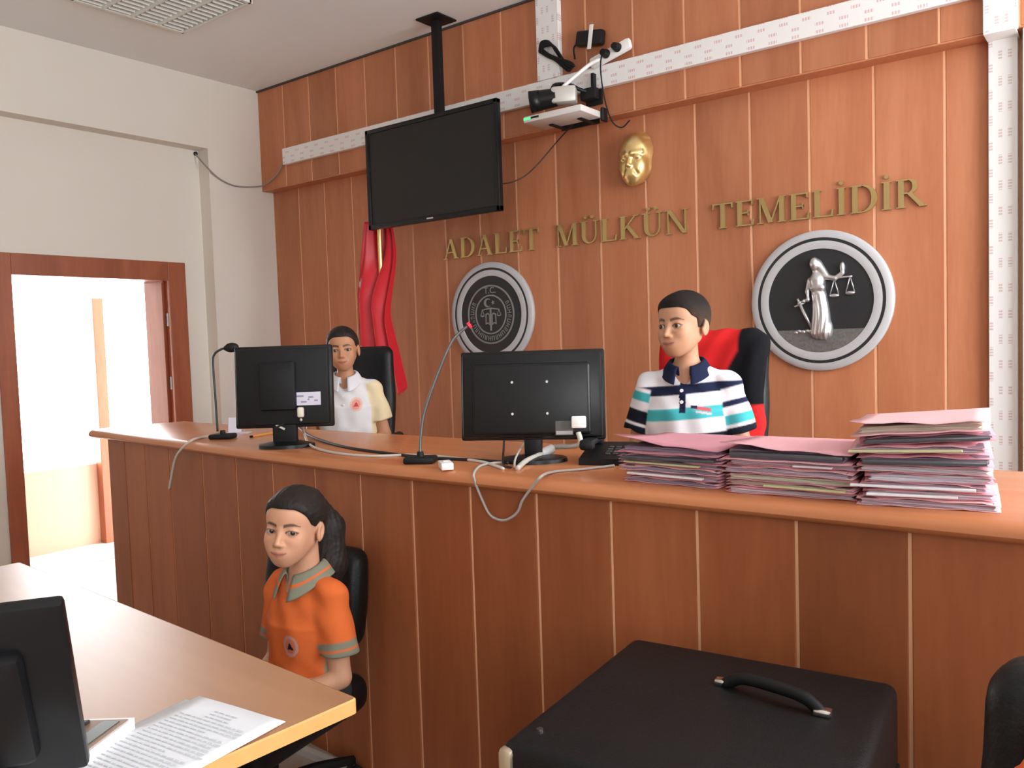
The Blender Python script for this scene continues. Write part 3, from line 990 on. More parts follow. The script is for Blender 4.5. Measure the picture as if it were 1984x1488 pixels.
    H.put(hairfn, (-0.115, -0.14, -0.20), (0.115, 0.20, 0.26))
    hn = {'short': 'cropped_hair', 'ponytail': 'ponytail_hair', 'tied': 'tied_hair'}[style]
    hcol = None
    if style == 'short':
        def hcol(V):
            q = to_head((V[:, 0], V[:, 1], V[:, 2]))
            w = np.clip((q[2] - 0.020) / 0.055, 0, 1)[:, None] * np.ones((len(V), 1))
            return np.array(srgb(66, 50, 40))[None, :] * (1 - w) + np.array(srgb(30, 25, 24))[None, :] * w
    obj(hn, field_mesh(hn, H, hcol, 1), HAIRM if hcol is None else CROPM, body)
    # shirt
    G = Field(axis((-0.27, 0.27, 0.0034)), axis((-0.12, 0.17, 0.0036)), axis((hip - 0.03, -0.30, 0.006), (-0.30, 0.0, 0.0034)))
    for s in (-1, 1):
        G.cone((0, 0.032, -0.068), (s * 0.112 * sw, 0.038, -0.108), 0.044, 0.046, 0.03)
    G.put(lambda p: sd_ell(p, (0, 0.03, -0.205), (0.150 * sw, 0.094, 0.16)), (-0.15, -0.07, -0.37), (0.15, 0.13, -0.04), 0.03)
    G.put(lambda p: sd_ecap(p, hip - 0.01, -0.20, 0, 0.03, (0.150 * sw, 0.105), (0.140 * sw, 0.088)), (-0.15, -0.08, hip - 0.02), (0.15, 0.14, -0.19), 0.05)
    hems = {}
    for s in (-1, 1):
        sh, el, wr_ = [np.array(v) for v in arms[s]]
        ax = (el - sh) / np.linalg.norm(el - sh)
        Ls = 0.155
        he = sh + ax * Ls
        hems[s] = (sh, ax, Ls)
        def slv(p, sh=sh, ax=ax, he=he):
            d = sd_cone(p, tuple(sh + ax * -0.005), tuple(sh + ax * 0.19), 0.050, 0.062)
            t = (p[0] - sh[0]) * ax[0] + (p[1] - sh[1]) * ax[1] + (p[2] - sh[2]) * ax[2]
            return smax(d, t - Ls, 0.004)
        G.put(slv, [min(sh[i], he[i]) - 0.07 for i in range(3)], [max(sh[i], he[i]) + 0.07 for i in range(3)], 0.012)
    # open neck
    G.cone((0, 0.020, 0.02), (0, 0.030, -0.075), 0.056, 0.048, 0.004, 'cut')
    G.cone((0, -0.03, -0.045), (0, -0.075, -0.118), 0.046, 0.006, 0.004, 'cut')
    def folds(p):
        x, y, z = p
        return 0.0050 * np.sin(34 * x + 24 * z + 7 * np.sin(9 * z)) * np.sin(15 * z + 23 * y + 3 * np.sin(14 * x)) + 0.0022 * np.sin(62 * x + 9 * z + 2 * np.sin(20 * z)) * np.clip(-z - 0.12, 0, 0.2) / 0.2 + 0.0014 * np.sin(90 * z + 60 * x * np.sign(x)) * np.exp(-((np.abs(x) - 0.13) / 0.03) ** 2)
    sx_, sy_, sz_ = G.a
    G.F += folds((sx_.reshape(-1, 1, 1), sy_.reshape(1, -1, 1), sz_.reshape(1, 1, -1))).astype(np.float32)
    def shc(V):
        ts = {'sw': sw}
        for s in (-1, 1):
            sh, ax, Ls = hems[s]
            t = (V - sh) @ ax
            rad = np.linalg.norm((V - sh) - t[:, None] * ax[None, :], axis=1)
            ts[s] = (t / Ls, rad)
        return shirt_col(V, ts)
    sh_o = obj('shirt', field_mesh('shirt', G, shc, 2), CLOTH, body)
    # trousers
    T = Field(axis((-0.19, 0.19, 0.008)), axis((-0.50, 0.15, 0.008)), axis((foot_z + 0.02, hip + 0.05, 0.008)))
    T.put(lambda p: sd_ell(p, (0, 0.03, hip - 0.01), (0.145, 0.10, 0.085)), (-0.15, -0.08, hip - 0.1), (0.15, 0.14, hip + 0.08), 0.02)
    for s in (-1, 1):
        T.cone((s * 0.075, 0.02, hip - 0.005), (s * 0.09, knee_y, seat + 0.055), 0.076, 0.058, 0.02)
        T.cone((s * 0.09, knee_y, seat + 0.055), (s * 0.09, knee_y + 0.03, foot_z + 0.07), 0.056, 0.05, 0.01)
    obj('trousers', field_mesh('trousers', T, None, 2), mat('dark_denim', (0.022, 0.026, 0.026), 0.85, noise=0.2, nscale=120), body)
    for s in (-1, 1):
        b = bm_new()
        add_ball(b, (s * 0.093, knee_y - 0.03, foot_z + 0.036), 0.1, (0.42, 1.15, 0.42))
        bmesh.ops.bisect_plane(b, geom=b.verts[:] + b.edges[:] + b.faces[:], plane_co=(0, 0, foot_z + 0.003), plane_no=(0, 0, -1), clear_outer=True)
        bmesh.ops.holes_fill(b, edges=[e for e in b.edges if e.is_boundary])
        obj('shoe', b, mat('dark_shoe', (0.02, 0.02, 0.022), 0.5), body, smooth=True)
    return body, Rh, hc


def shirt_of(body):
    return next(c for c in body.children if c.name.startswith('shirt'))


def collar(body, stripe, points=0.03, open_a=24, lift=0.0, dx=0.0):
    """folded polo collar: stand, fold and falling leaf, open at the throat"""
    nu, nv = 40, 22
    G = np.zeros((nu, nv, 3)); C = np.zeros((nu, nv, 3))
    for i in range(nu):
        u = i / (nu - 1)
        a = math.radians(open_a) + u * (2 * PI - 2 * math.radians(open_a))       # 0 = front
        fr = 0.5 + 0.5 * math.cos(a)                                              # 1 at the throat
        top = -0.012 - 0.032 * fr ** 1.5 + lift
        r_in, r_top = 0.047 + 0.002 * fr, 0.049 + 0.004 * fr
        fall = 0.040 + points * max(0, fr - 0.55) / 0.45
        fl = 0.030 - 0.010 * fr
        for j in range(nv):
            v = j / (nv - 1)
            if v < 0.3:
                q = v / 0.3; r = r_in + (r_top - r_in) * q; z = top - 0.030 * (1 - q)
            else:
                q = (v - 0.3) / 0.7; r = r_top + 0.006 * min(1, q * 4) + fl * q ** 0.8; z = top + 0.003 * math.sin(min(1, q * 4) * PI) - fall * q ** 1.15
            x, y = r * math.sin(a) + dx, 0.026 - r * math.cos(a) * 1.04
            if v >= 0.3: y -= 0.016 * fr ** 2 * q
            G[i, j] = (x, y, z); C[i, j] = stripe(v)
    o = obj('collar', grid_mesh('collar', G, C), CLOTH, shirt_of(body))
    solid(o, 0.003)
    return o


# ------------------------------------------------------------------ office chairs
def office_chair(label, loc, yaw, back_top, seat_h, width=0.50, floor_z=0.0, backw=None, arms=True):
    t = thing('office_chair', label, 'chair', (loc[0], loc[1], floor_z), (0, 0, yaw), 'black office chairs')
    bw = backw or width
    f = Field(axis((-0.32, 0.32, 0.012)), axis((-0.34, 0.34, 0.012)), axis((seat_h - 0.14, seat_h + 0.03, 0.012)))
    f.put(lambda p: sd_box(p, (0, -0.02, seat_h - 0.055), (width / 2, 0.24, 0.055), 0.045) + 0.004 * np.sin(p[0] * 60) * 0.3, (-0.3, -0.3, seat_h - 0.12), (0.3, 0.3, seat_h + 0.01))
    obj('seat', field_mesh('seat', f, None, 1), LEATHER, t)
    zc, hh = (back_top + seat_h + 0.06) / 2, (back_top - seat_h - 0.06) / 2
    f = Field(axis((-0.32, 0.32, 0.010)), axis((0.10, 0.42, 0.010)), axis((seat_h, back_top + 0.03, 0.010)))
    def bk(p):
        y = p[1] - 0.10 * ((p[2] - seat_h) / 0.7) - 0.10 * (p[0] / 0.25) ** 2 * -0.35
        return sd_box((p[0], y, p[2]), (0, 0.215, zc), (bw / 2, 0.048, hh), 0.046) - 0.006 * np.cos((p[2] - zc) * 16) * 0.8
    f.put(bk, (-0.3, 0.12, seat_h + 0.02), (0.3, 0.40, back_top + 0.02))
    obj('backrest', field_mesh('backrest', f, None, 1), LEATHER, t)
    for s in ((-1, 1) if arms else ()):
        b = bm_new()
        add_tube(b, [(s * (width / 2 - 0.04), 0.12, seat_h - 0.09), (s * (width / 2 + 0.02), 0.12, seat_h - 0.05), (s * (width / 2 + 0.035), 0.10, seat_h + 0.14), (s * (width / 2 + 0.03), -0.05, seat_h + 0.17), (s * (width / 2 + 0.02), -0.14, seat_h + 0.165)], 0.017, 8, 5)
        obj('armrest', b, BLACKM, t, smooth=True)
    b = bm_new(); add_cyl(b, (0, 0, 0.09), (0, 0, seat_h - 0.10), 0.028); add_cyl(b, (0, 0, 0.07), (0, 0, 0.13), 0.045)
    obj('gas_column', b, BLACKM, t, smooth='auto')
    lm = wm = None
    for k in range(5):
        a = 2 * PI * k / 5
        if lm is None:
            b = bm_new(); add_tube(b, [(0.03, 0, 0.10), (0.15, 0, 0.095), (0.28, 0, 0.070)], lambda q: 0.022 - 0.008 * q, 8, 3)
            lo = obj('leg', b, BLACKM, t, rot=(0, 0, a), smooth=True); lm = lo.data
            b = bm_new(); add_cyl(b, (0.28, -0.014, 0.027), (0.28, 0.014, 0.027), 0.027, n=14); add_cyl(b, (0.28, 0, 0.04), (0.28, 0, 0.075), 0.008, n=8)
            wo = obj('caster', b, BLACKM, t, rot=(0, 0, a), smooth='auto'); wm = wo.data
        else:
            obj('leg', lm, BLACKM, t, rot=(0, 0, a)); obj('caster', wm, BLACKM, t, rot=(0, 0, a))
    return t


# ------------------------------------------------------------------ the three children
NAVY, WHT, TEAL, BLK = np.array(srgb(30, 36, 62)), np.array(srgb(228, 226, 232)), np.array(srgb(72, 176, 184)), np.array(srgb(24, 28, 40))
ORG, GRY, CRM = np.array(srgb(216, 106, 54)), np.array(srgb(128, 128, 112)), np.array(srgb(222, 204, 168))


def bands(v, stops, soft=0.004):
    """stops: [(upper limit, colour)] with softly woven edges"""
    C = np.tile(np.array(stops[0][1], float), (len(v), 1))
    for (lim, _), (_, col) in zip(stops, stops[1:]):
        w = np.clip((v - lim) / soft + 0.5, 0, 1)[:, None]
        C = C * (1 - w) + np.array(col)[None, :] * w
    return C


def on_sleeve(V, ts, s):
    """weight of the sleeve over the body of the shirt"""
    t, rad = ts[s]
    w = np.clip((V[:, 0] * s - (0.118 + 0.15 * np.clip(-V[:, 2] - 0.11, 0, 0.2)) * ts['sw']) / 0.005 + 0.5, 0, 1)
    return (w * np.clip((t - 0.02) / 0.04, 0, 1) * np.clip((0.074 - rad) / 0.005, 0, 1))[:, None]


def badge(V, C, cx, cz, r, outer, mid, inner):
    """round embroidered patch on the chest: ring, field and a small emblem"""
    f = V[:, 1] < 0.0
    q = np.sqrt((V[:, 0] - cx) ** 2 + ((V[:, 2] - cz) / 1.18) ** 2) / r
    C[f & (q < 1.0)] = outer
    C[f & (q < 0.72)] = mid
    dx, dz = (V[:, 0] - cx) / r, (V[:, 2] - cz) / r
    C[f & (dz > -0.35) & (dz < 0.45) & (np.abs(dx) < (0.5 - dz) * 0.55)] = inner
    return C


def boy_shirt(V, ts):
    d = -V[:, 2] + 0.010 * np.sin(V[:, 0] * 9)
    C = bands(d, [(0.100, WHT), (0.132, NAVY), (0.175, WHT), (0.214, TEAL), (0.262, WHT), (0.300, BLK), (0.34, WHT), (9, TEAL)])
    for s in (-1, 1):
        k = on_sleeve(V, ts, s)
        t = ts[s][0]
        if s > 0: C = C * (1 - k) + k * bands(t, [(0.30, WHT), (0.42, NAVY), (0.60, WHT), (0.80, TEAL), (0.87, WHT), (9, BLK)], 0.025)
        else: C = C * (1 - k) + k * bands(t, [(0.12, WHT), (0.32, TEAL), (0.52, WHT), (0.80, BLK), (0.86, WHT), (9, BLK)], 0.025)
    f = V[:, 1] < 0.0
    k = f & (np.abs(V[:, 0] + 0.002) < 0.0115) & (d < 0.190)
    C[k] = NAVY
    lx, lz = V[:, 0] - 0.062, V[:, 2] + 0.178
    C[f & (np.abs(lx) < 0.026) & (np.abs(lz + 0.18 * lx) < 0.0055)] = srgb(190, 90, 96)
    C[f & (np.abs(lx + 0.026) < 0.010) & (np.abs(lz - 0.006) < 0.0045)] = srgb(40, 46, 70)
    C[f & (np.abs(lx - 0.004) < 0.024) & (np.abs(lz + 0.012 + 0.2 * lx) < 0.0035)] = srgb(196, 190, 190)
    return C


def girl_orange(V, ts):
    C = np.tile(ORG, (len(V), 1))
    for s in (-1, 1):
        k = on_sleeve(V, ts, s)
        C = C * (1 - k) + k * bands(ts[s][0], [(0.76, ORG), (0.885, GRY), (0.925, ORG), (9, GRY)], 0.025)
    return badge(V, C, 0.048, -0.235, 0.026, np.array(srgb(196, 150, 140)), np.array(srgb(206, 118, 92)), np.array(srgb(40, 30, 40)))


def girl_white(V, ts):
    C = np.tile(np.array(srgb(216, 214, 216)), (len(V), 1))
    for s in (-1, 1):
        t, rad = ts[s]
        k = (V[:, 0] * s > 0.105 + 0.25 * np.clip(-V[:, 2] - 0.11, 0, 0.08)) & (t > -0.25) & (rad < 0.075)
        C[k] = CRM
    return badge(V, C, 0.058, -0.175, 0.029, np.array(srgb(222, 186, 168)), np.array(srgb(214, 150, 142)), np.array(srgb(186, 66, 60)))


def cam_look(head_rot_inv):
    return lambda s: head_rot_inv


def person_look(loc, yaw, Rh, hc, target):
    pass


def place_chin(px, py, Y):
    return PY(px, py, Y)


SKA, SKB, SKC = srgb(192, 144, 114), srgb(204, 152, 122), srgb(184, 132, 100)


def gaze(chin, yaw, hy, hp, target, hs):
    """direction from the head centre to a target in head axes"""
    d = Vector(target) - Vector((chin[0], chin[1], chin[2] + 0.088 * hs))
    R = rotz(yaw + hy) @ rotx(hp)
    v = R.T @ np.array(d[:])
    return lambda s: tuple(v)


CAMP = (0, 0, CAM_H)
def chin_point(px, py, Y, yaw, S, hy=0.0, hs=1.0, hdx=0.0):
    """body origin so that the middle of the jaw line shows at the given place"""
    p = PY(px, py, Y)
    off = Vector((rotz(yaw) @ (np.array([hdx, -0.012, 0]) + rotz(hy) @ np.array([0, -0.058, 0]) * hs) * S)[:])
    return Vector((p.x - off.x, p.y - off.y, p.z + 0.006 * S))


# boy behind the bench
by, bhy, S = math.radians(15), math.radians(-25), 0.985
chin = chin_point(1306, 690, 2.43, by, S, bhy)
boy, Rh, hc = make_person('boy in a white, navy and turquoise striped polo shirt behind the folders', chin, by, bhy, 0.0, math.radians(-2), 0.985,
    gaze(chin, by, bhy, 0, (-1.9, 0.6, 1.30), 1.0), 'short', boy_shirt, SKA, PLZ + 0.45 - chin[2], S, 0.95)
collar(boy, lambda v: NAVY, 0.018, 20)
for z, y in ((-0.118, -0.068), (-0.155, -0.073)):
    b = bm_new(); add_cyl(b, (-0.002, y + 0.003, z), (-0.002, y - 0.004, z), 0.0055, n=12)
    obj('button', b, WHITE, shirt_of(boy), smooth='auto')

# girl behind the bench
gy, ghy, S = math.radians(40), math.radians(3), 0.93
chin = chin_point(664, 717, 2.50, gy, S, ghy)
g2, Rh, hc = make_person('girl in a white polo shirt with cream sleeves behind the squarish monitor', chin, gy, ghy, 0.02, math.radians(-3), 0.985,
    gaze(chin, gy, ghy, 0.02, CAMP, 1.0), 'tied', girl_white, SKC, PLZ + 0.45 - chin[2], S, 0.95)
collar(g2, lambda v: np.array(srgb(214, 214, 220)), 0.03, 16)
for z in (-0.135, -0.175):
    b = bm_new(); add_cyl(b, (0.0, -0.066, z), (0.0, -0.074, z), 0.004, n=10)
    obj('button', b, WHITE, shirt_of(g2), smooth='auto')

# girl at the desk
fy, fhy, S = math.radians(-1), math.radians(27), 0.90
chin = chin_point(556, 1097, 1.30, fy, S, fhy, 1.0, 0.022)
CHIN1 = chin
g1, Rh, hc = make_person('girl with a long dark ponytail in an orange polo shirt at the desk', chin, fy, fhy, -0.03, math.radians(5), 1.01,
    gaze(chin, fy, fhy, -0.03, CAMP, 1.0), 'ponytail', girl_orange, SKB, 0.385 - chin[2], S, 0.84, 0.022, fore_in=0.07, arm_out=(0.035, 0.030))
collar(g1, lambda v: ORG if (0.60 < v < 0.69) else GRY, 0.03, 20, 0.0, 0.012)

# ------------------------------------------------------------------ chairs
def behind(chin_xy, yaw, dist):
    return (chin_xy[0] - math.sin(yaw) * dist, chin_xy[1] + math.cos(yaw) * dist)


bc = office_chair('tall black leather chair behind the boy in stripes, robe hung over it', (-1.20, 2.60), math.radians(6), 1.03, 0.45, 0.50, PLZ, 0.37)
gc = office_chair('tall black leather chair behind the girl in the white shirt', (-2.95, 2.57), math.radians(36), 1.035, 0.45, 0.46, PLZ, 0.44)
fc = office_chair('low black office chair under the girl in the orange shirt', (CHIN1.x - 0.20, CHIN1.y + 0.03), math.radians(10), 0.74, 0.385, 0.42, 0.0, 0.36, False)
rc = office_chair('black chair with an orange garment over it beside the black case', (0.105, 0.62), math.radians(-5), 1.03, 0.46, 0.50, 0.0)
gm = bm_new()
f = Field(axis((-0.30, 0.36, 0.008)), axis((0.0, 0.36, 0.008)), axis((0.45, 1.20, 0.008)))
f.put(lambda p: sd_ell((p[0], p[1] - 0.10 * ((p[2] - 0.46) / 0.7) + 0.035 * (p[0] / 0.25) ** 2, p[2]), (0.050, 0.118, 0.820), (0.30, 0.050, 0.28)) - 0.0025 * np.sin(p[0] * 38 + p[2] * 21 + 3 * np.sin(p[2] * 12 + p[0] * 7)), (-0.28, 0.05, 0.50), (0.34, 0.34, 1.17))
gar = obj('garment', field_mesh('garment', f, None, 1), mat('orange_cloth', srgb(214, 92, 34), 0.9, noise=0.1, nscale=60), None, (0.105, 0.62, 0), (0, 0, math.radians(-5)))
tag(gar, 'crumpled orange garment hung on the front of the black chair by the case', 'garment')

# robe over the boy's chair: red yoke, black body, red hem facing
f = Field(axis((-0.31, 0.31, 0.006)), axis((0.08, 0.44, 0.006)), axis((0.46, 1.09, 0.006)))
def robe_sdf(p):
    y = p[1] - 0.10 * ((p[2] - 0.45) / 0.7) + 0.035 * (p[0] / 0.25) ** 2
    d = sd_box((p[0], y, p[2]), (-0.014, 0.215, 0.785), (0.196, 0.076, 0.270), 0.060)
    return np.maximum(d, -(sd_box((p[0], y, p[2]), (-0.014, 0.215, 0.72), (0.183, 0.061, 0.320), 0.052))) - 0.003 * np.sin(p[0] * 70 + 5 * np.sin(p[2] * 9))
f.put(robe_sdf, (-0.28, 0.1, 0.5), (0.28, 0.42, 1.06))
RED, RBLK = np.array(srgb(214, 40, 42)), np.array(srgb(20, 20, 24))
def robe_col(V):
    edge = 0.09 - 0.55 * np.clip(0.98 - V[:, 2], 0, 0.25) ** 1.0
    w = np.maximum(np.clip((edge - V[:, 0]) / 0.012 + 0.5, 0, 1) * (V[:, 2] > 0.74), np.clip((0.788 - V[:, 2]) / 0.008 + 0.5, 0, 1))[:, None]
    return RBLK[None, :] * (1 - w) + RED[None, :] * w
rb = obj('robe', field_mesh('robe', f, robe_col, 1), CLOTH, None, (-1.20, 2.60, PLZ), (0, 0, math.radians(6)))
tag(rb, "black robe with red yoke and red facing draped over the boy's chair back", 'robe')

# ------------------------------------------------------------------ emblems and mask on the wall
TOWALL = lambda x, z, y=YW: Matrix.Translation((x, y, z)) @ Matrix.Rotation(PI / 2, 4, 'X')       # local z -> towards the room (-y)


def emblem_base(name, label, x, z, r):
    t = thing(name, label, 'emblem', (x, YW, z), (PI / 2, 0, 0))
    b = bm_new(); add_lathe(b, [(0, 0.0), (r * 0.985, 0.0), (r, 0.006), (r, 0.022), (r * 0.97, 0.030), (r * 0.895, 0.030), (r * 0.893, 0.022), (0, 0.022)], 96)
    obj('disc', b, SILVERP, t, smooth='auto')
    b = bm_new(); add_lathe(b, [(r * 0.852, 0.022), (r * 0.894, 0.022), (r * 0.894, 0.0285), (r * 0.852, 0.0285), (r * 0.852, 0.022)], 96)
    obj('black_ring', b, EMBK, t, smooth='auto')
    b = bm_new(); add_lathe(b, [(r * 0.735, 0.022), (r * 0.851, 0.022), (r * 0.850, 0.030), (r * 0.80, 0.033), (r * 0.738, 0.030), (r * 0.735, 0.022)], 96)
    obj('silver_ring', b, SILVERP, t, smooth='auto')
    b = bm_new(); add_lathe(b, [(0, 0.0215), (r * 0.736, 0.0215), (r * 0.736, 0.0245), (0, 0.0245)], 96)
    obj('field', b, EMBK, t, smooth='auto')
    return t


R1 = 0.318
e1 = emblem_base('justice_seal', 'round black and silver seal with scales, crescent and T.C. above the wide monitor', -3.155, 1.50, R1)
z1 = 0.0246
GREYP = mat('seal_grey', (0.26, 0.26, 0.25), 0.5, 0.2)
for ra, rb in ((0.535, 0.565), (0.352, 0.378)):
    b = bm_new(); add_lathe(b, [(R1 * ra, z1), (R1 * rb, z1), (R1 * rb, z1 + 0.004), (R1 * ra, z1 + 0.004), (R1 * ra, z1)], 80)
    obj('line_ring', b, GREYP, e1, smooth='auto')
b = bm_new()                       # crescent and star
cx, cy = -0.022, 0.072
oc = [(cx + 0.027 * math.cos(a), cy + 0.027 * math.sin(a)) for a in np.linspace(math.radians(42), math.radians(318), 24)]
ic = [(cx + 0.008 + 0.0205 * math.cos(a), cy + 0.0205 * math.sin(a)) for a in np.linspace(math.radians(305), math.radians(55), 24)]
for i in range(23):
    add_prism(b, [oc[i], oc[i + 1], ic[22 - i], ic[23 - i]], z1, z1 + 0.004)
obj('crescent', b, GREYP, e1)
b = bm_new()
st = [((0.014 if k % 2 == 0 else 0.0058) * math.cos(PI + k * PI / 5) + 0.020, (0.014 if k % 2 == 0 else 0.0058) * math.sin(PI + k * PI / 5) + cy) for k in range(10)]
for k in range(10): add_prism(b, [(0.020, cy), st[k], st[(k + 1) % 10]], z1, z1 + 0.004)
obj('star', b, GREYP, e1)
b = bm_new()                       # balance with its pillar
add_prism(b, _bx(-0.005, -0.098, 0.005, 0.035), z1, z1 + 0.005)
add_prism(b, [(-0.068, 0.026), (0, 0.034), (0.068, 0.026), (0.068, 0.032), (0, 0.043), (-0.068, 0.032)], z1, z1 + 0.0045)
for s in (-1, 1):
    for dx in (-0.014, 0.014):
        add_prism(b, _st(s * 0.064 + dx, -0.004, s * 0.064, 0.028, 0.003), z1, z1 + 0.004)
    add_prism(b, [(s * 0.064 - 0.017, -0.004), (s * 0.064 + 0.017, -0.004), (s * 0.064 + 0.008, -0.012), (s * 0.064 - 0.008, -0.012)], z1, z1 + 0.004)
obj('balance', b, GREYP, e1)
b = bm_new()                       # open book behind the pillar
for s in (-1, 1):
    o_ = [(s * 0.008, 0.002), (s * 0.022, 0.012), (s * 0.040, 0.004), (s * 0.042, -0.060), (s * 0.024, -0.054), (s * 0.008, -0.066)]
    i_ = [(s * 0.013, -0.004), (s * 0.022, 0.003), (s * 0.034, -0.003), (s * 0.036, -0.051), (s * 0.023, -0.046), (s * 0.013, -0.055)]
    for k in range(6):
        add_prism(b, [o_[k], o_[(k + 1) % 6], i_[(k + 1) % 6], i_[k]], z1, z1 + 0.003)
obj('book', b, GREYP, e1)


def flat_text(parent, body, size, loc, rot, m, name='lettering', depth=0.003):
    cu = bpy.data.curves.new(name, 'FONT'); cu.body = body; cu.size = size; cu.extrude = depth / 2; cu.align_x = 'CENTER'; cu.align_y = 'CENTER'
    o = bpy.data.objects.new(name, cu); COL.objects.link(o)
    dg = bpy.context.evaluated_depsgraph_get()
    me = bpy.data.meshes.new_from_object(o.evaluated_get(dg))
    bpy.data.objects.remove(o)
    me.materials.clear(); me.materials.append(m); me.name = name
    q = bpy.data.objects.new(name, me); COL.objects.link(q)
    q.parent = parent; q.location = loc; q.rotation_euler = rot
    return q


flat_text(e1, 'T.C.', 0.052, (0.0, R1 * 0.455, z1 + 0.003), (0, 0, 0), GREYP)
# the ring of worn raised letters: blocks run round the band
for k in range(22):
    a = math.radians(205 + 250 * (k / 21) - 50 - 0)
    a = math.radians(152 + 236 * k / 21)
    w = 0.020 if k % 3 else 0.015
    b = bm_new()
    add_prism(b, _bx(-w / 2, -0.014, -w / 2 + 0.004, 0.014), 0, 0.003)
    add_prism(b, _bx(w / 2 - 0.004, -0.014, w / 2, 0.014), 0, 0.003)
    add_prism(b, _bx(-w / 2, (-0.014, -0.002, 0.010)[k % 3], w / 2, (-0.010, 0.002, 0.014)[k % 3]), 0, 0.0028)
    obj('raised_letter', b, GREYP, e1, (R1 * 0.455 * math.cos(a), R1 * 0.455 * math.sin(a), z1), (0, 0, a + PI / 2))

R2 = 0.327
e2 = emblem_base('justice_emblem', 'round black and silver emblem of a robed woman holding scales and a sword', -1.195, 1.477, R2)
fz = 0.024
f = Field(axis((-0.17, 0.17, 0.0026)), axis((-0.19, 0.22, 0.0026)), axis((fz - 0.006, fz + 0.06, 0.0026)))
bz_ = fz
# robe, hips, chest, head and hair
f.cone((0.022, -0.145, bz_), (0.004, 0.02, bz_ + 0.004), 0.040, 0.030, 0.01)
f.cone((-0.012, -0.148, bz_), (0.0, -0.02, bz_ + 0.004), 0.030, 0.030, 0.012)
f.cone((0.034, -0.150, bz_ + 0.004), (0.020, -0.01, bz_ + 0.012), 0.018, 0.016, 0.006)
f.cone((0.0, 0.02, bz_ + 0.004), (-0.006, 0.095, bz_ + 0.006), 0.030, 0.036, 0.012)
f.ell((-0.020, 0.060, bz_ + 0.022), (0.017, 0.018, 0.016), 0.008); f.ell((0.016, 0.060, bz_ + 0.022), (0.017, 0.018, 0.016), 0.008)
f.ell((-0.016, 0.172, bz_ + 0.016), (0.022, 0.030, 0.024), 0.004)
f.cone((-0.004, 0.172, bz_ + 0.006), (0.030, 0.118, bz_ + 0.008), 0.020, 0.017, 0.01)
f.cone((-0.014, 0.14, bz_ + 0.01), (-0.008, 0.10, bz_ + 0.01), 0.014, 0.02, 0.01)
# raised arm to the scales, lowered arm to the sword
f.cone((0.026, 0.110, bz_ + 0.01), (0.075, 0.098, bz_ + 0.014), 0.015, 0.011, 0.008)
f.cone((0.075, 0.098, bz_ + 0.014), (0.108, 0.120, bz_ + 0.012), 0.011, 0.010, 0.006)
f.ell((0.108, 0.146, bz_ + 0.010), (0.012, 0.026, 0.014), 0.008)
f.cone((-0.040, 0.095, bz_ + 0.008), (-0.052, 0.045, bz_ + 0.01), 0.014, 0.010, 0.008)
f.cone((-0.052, 0.045, bz_ + 0.01), (-0.046, 0.008, bz_ + 0.014), 0.009, 0.008, 0.006)
f.cone((-0.046, 0.008, bz_ + 0.014), (-0.092, -0.008, bz_ + 0.014), 0.009, 0.008, 0.006)
f.F += (0.0016 * np.sin(f.a[0].reshape(-1, 1, 1) * 300 + 2 * np.sin(f.a[1].reshape(1, -1, 1) * 25)) * (f.a[1].reshape(1, -1, 1) < 0.03)).astype(np.float32)
RELIEF = mat('relief_silver', (0.66, 0.66, 0.68), 0.33, 0.85)
obj('robed_figure', field_mesh('robed_figure', f, None, 1), RELIEF, e2)
b = bm_new()
add_tube(b, [(-0.098, 0.014, bz_ + 0.012), (-0.086, -0.010, bz_ + 0.012)], 0.006, 8, 0)
add_tube(b, [(-0.112, -0.024, bz_ + 0.012), (-0.066, -0.006, bz_ + 0.012)], 0.0055, 8, 0)
add_tube(b, [(-0.088, -0.012, bz_ + 0.010), (-0.028, -0.142, bz_ + 0.006)], lambda t: 0.0085 - 0.002 * t, 8, 0)
obj('sword', b, RELIEF, e2, smooth=True)
b = bm_new()
add_tube(b, [(0.062, 0.098, bz_ + 0.012), (0.100, 0.100, bz_ + 0.012), (0.150, 0.103, bz_ + 0.010)], 0.0045, 8, 3)
for cx_, ty in ((0.070, 0.096), (0.140, 0.104)):
    for dx in (-0.019, 0.019):
        add_tube(b, [(cx_, ty, bz_ + 0.008), (cx_ + dx, ty - 0.072, bz_ + 0.008)], 0.0028, 6, 0)
    add_ball(b, (cx_, ty - 0.076, bz_ + 0.008), 0.021, (1.05, 0.42, 0.5), u=14, v=8)
obj('scales', b, RELIEF, e2, smooth=True)
b = bm_new()
rr = R2 * 0.735
pts = [(rr * math.cos(a), rr * math.sin(a)) for a in np.linspace(math.radians(214), math.radians(326), 30)]
add_prism(b, pts, z1 - 0.001, z1 + 0.006)
obj('ground', b, mat('relief_ground', (0.16, 0.155, 0.15), 0.6, 0.2, noise=0.5, nscale=90), e2)
b = bm_new()
for k, (x, y, r) in enumerate(((-0.110, -0.146, 0.010), (-0.094, -0.140, 0.011), (-0.076, -0.143, 0.013), (-0.056, -0.140, 0.012), (-0.040, -0.142, 0.013))):
    add_ball(b, (x, y, z1 + 0.004), r, (1.2, 0.8, 0.8), u=10, v=7)
obj('stones', b, RELIEF, e2, smooth=True)

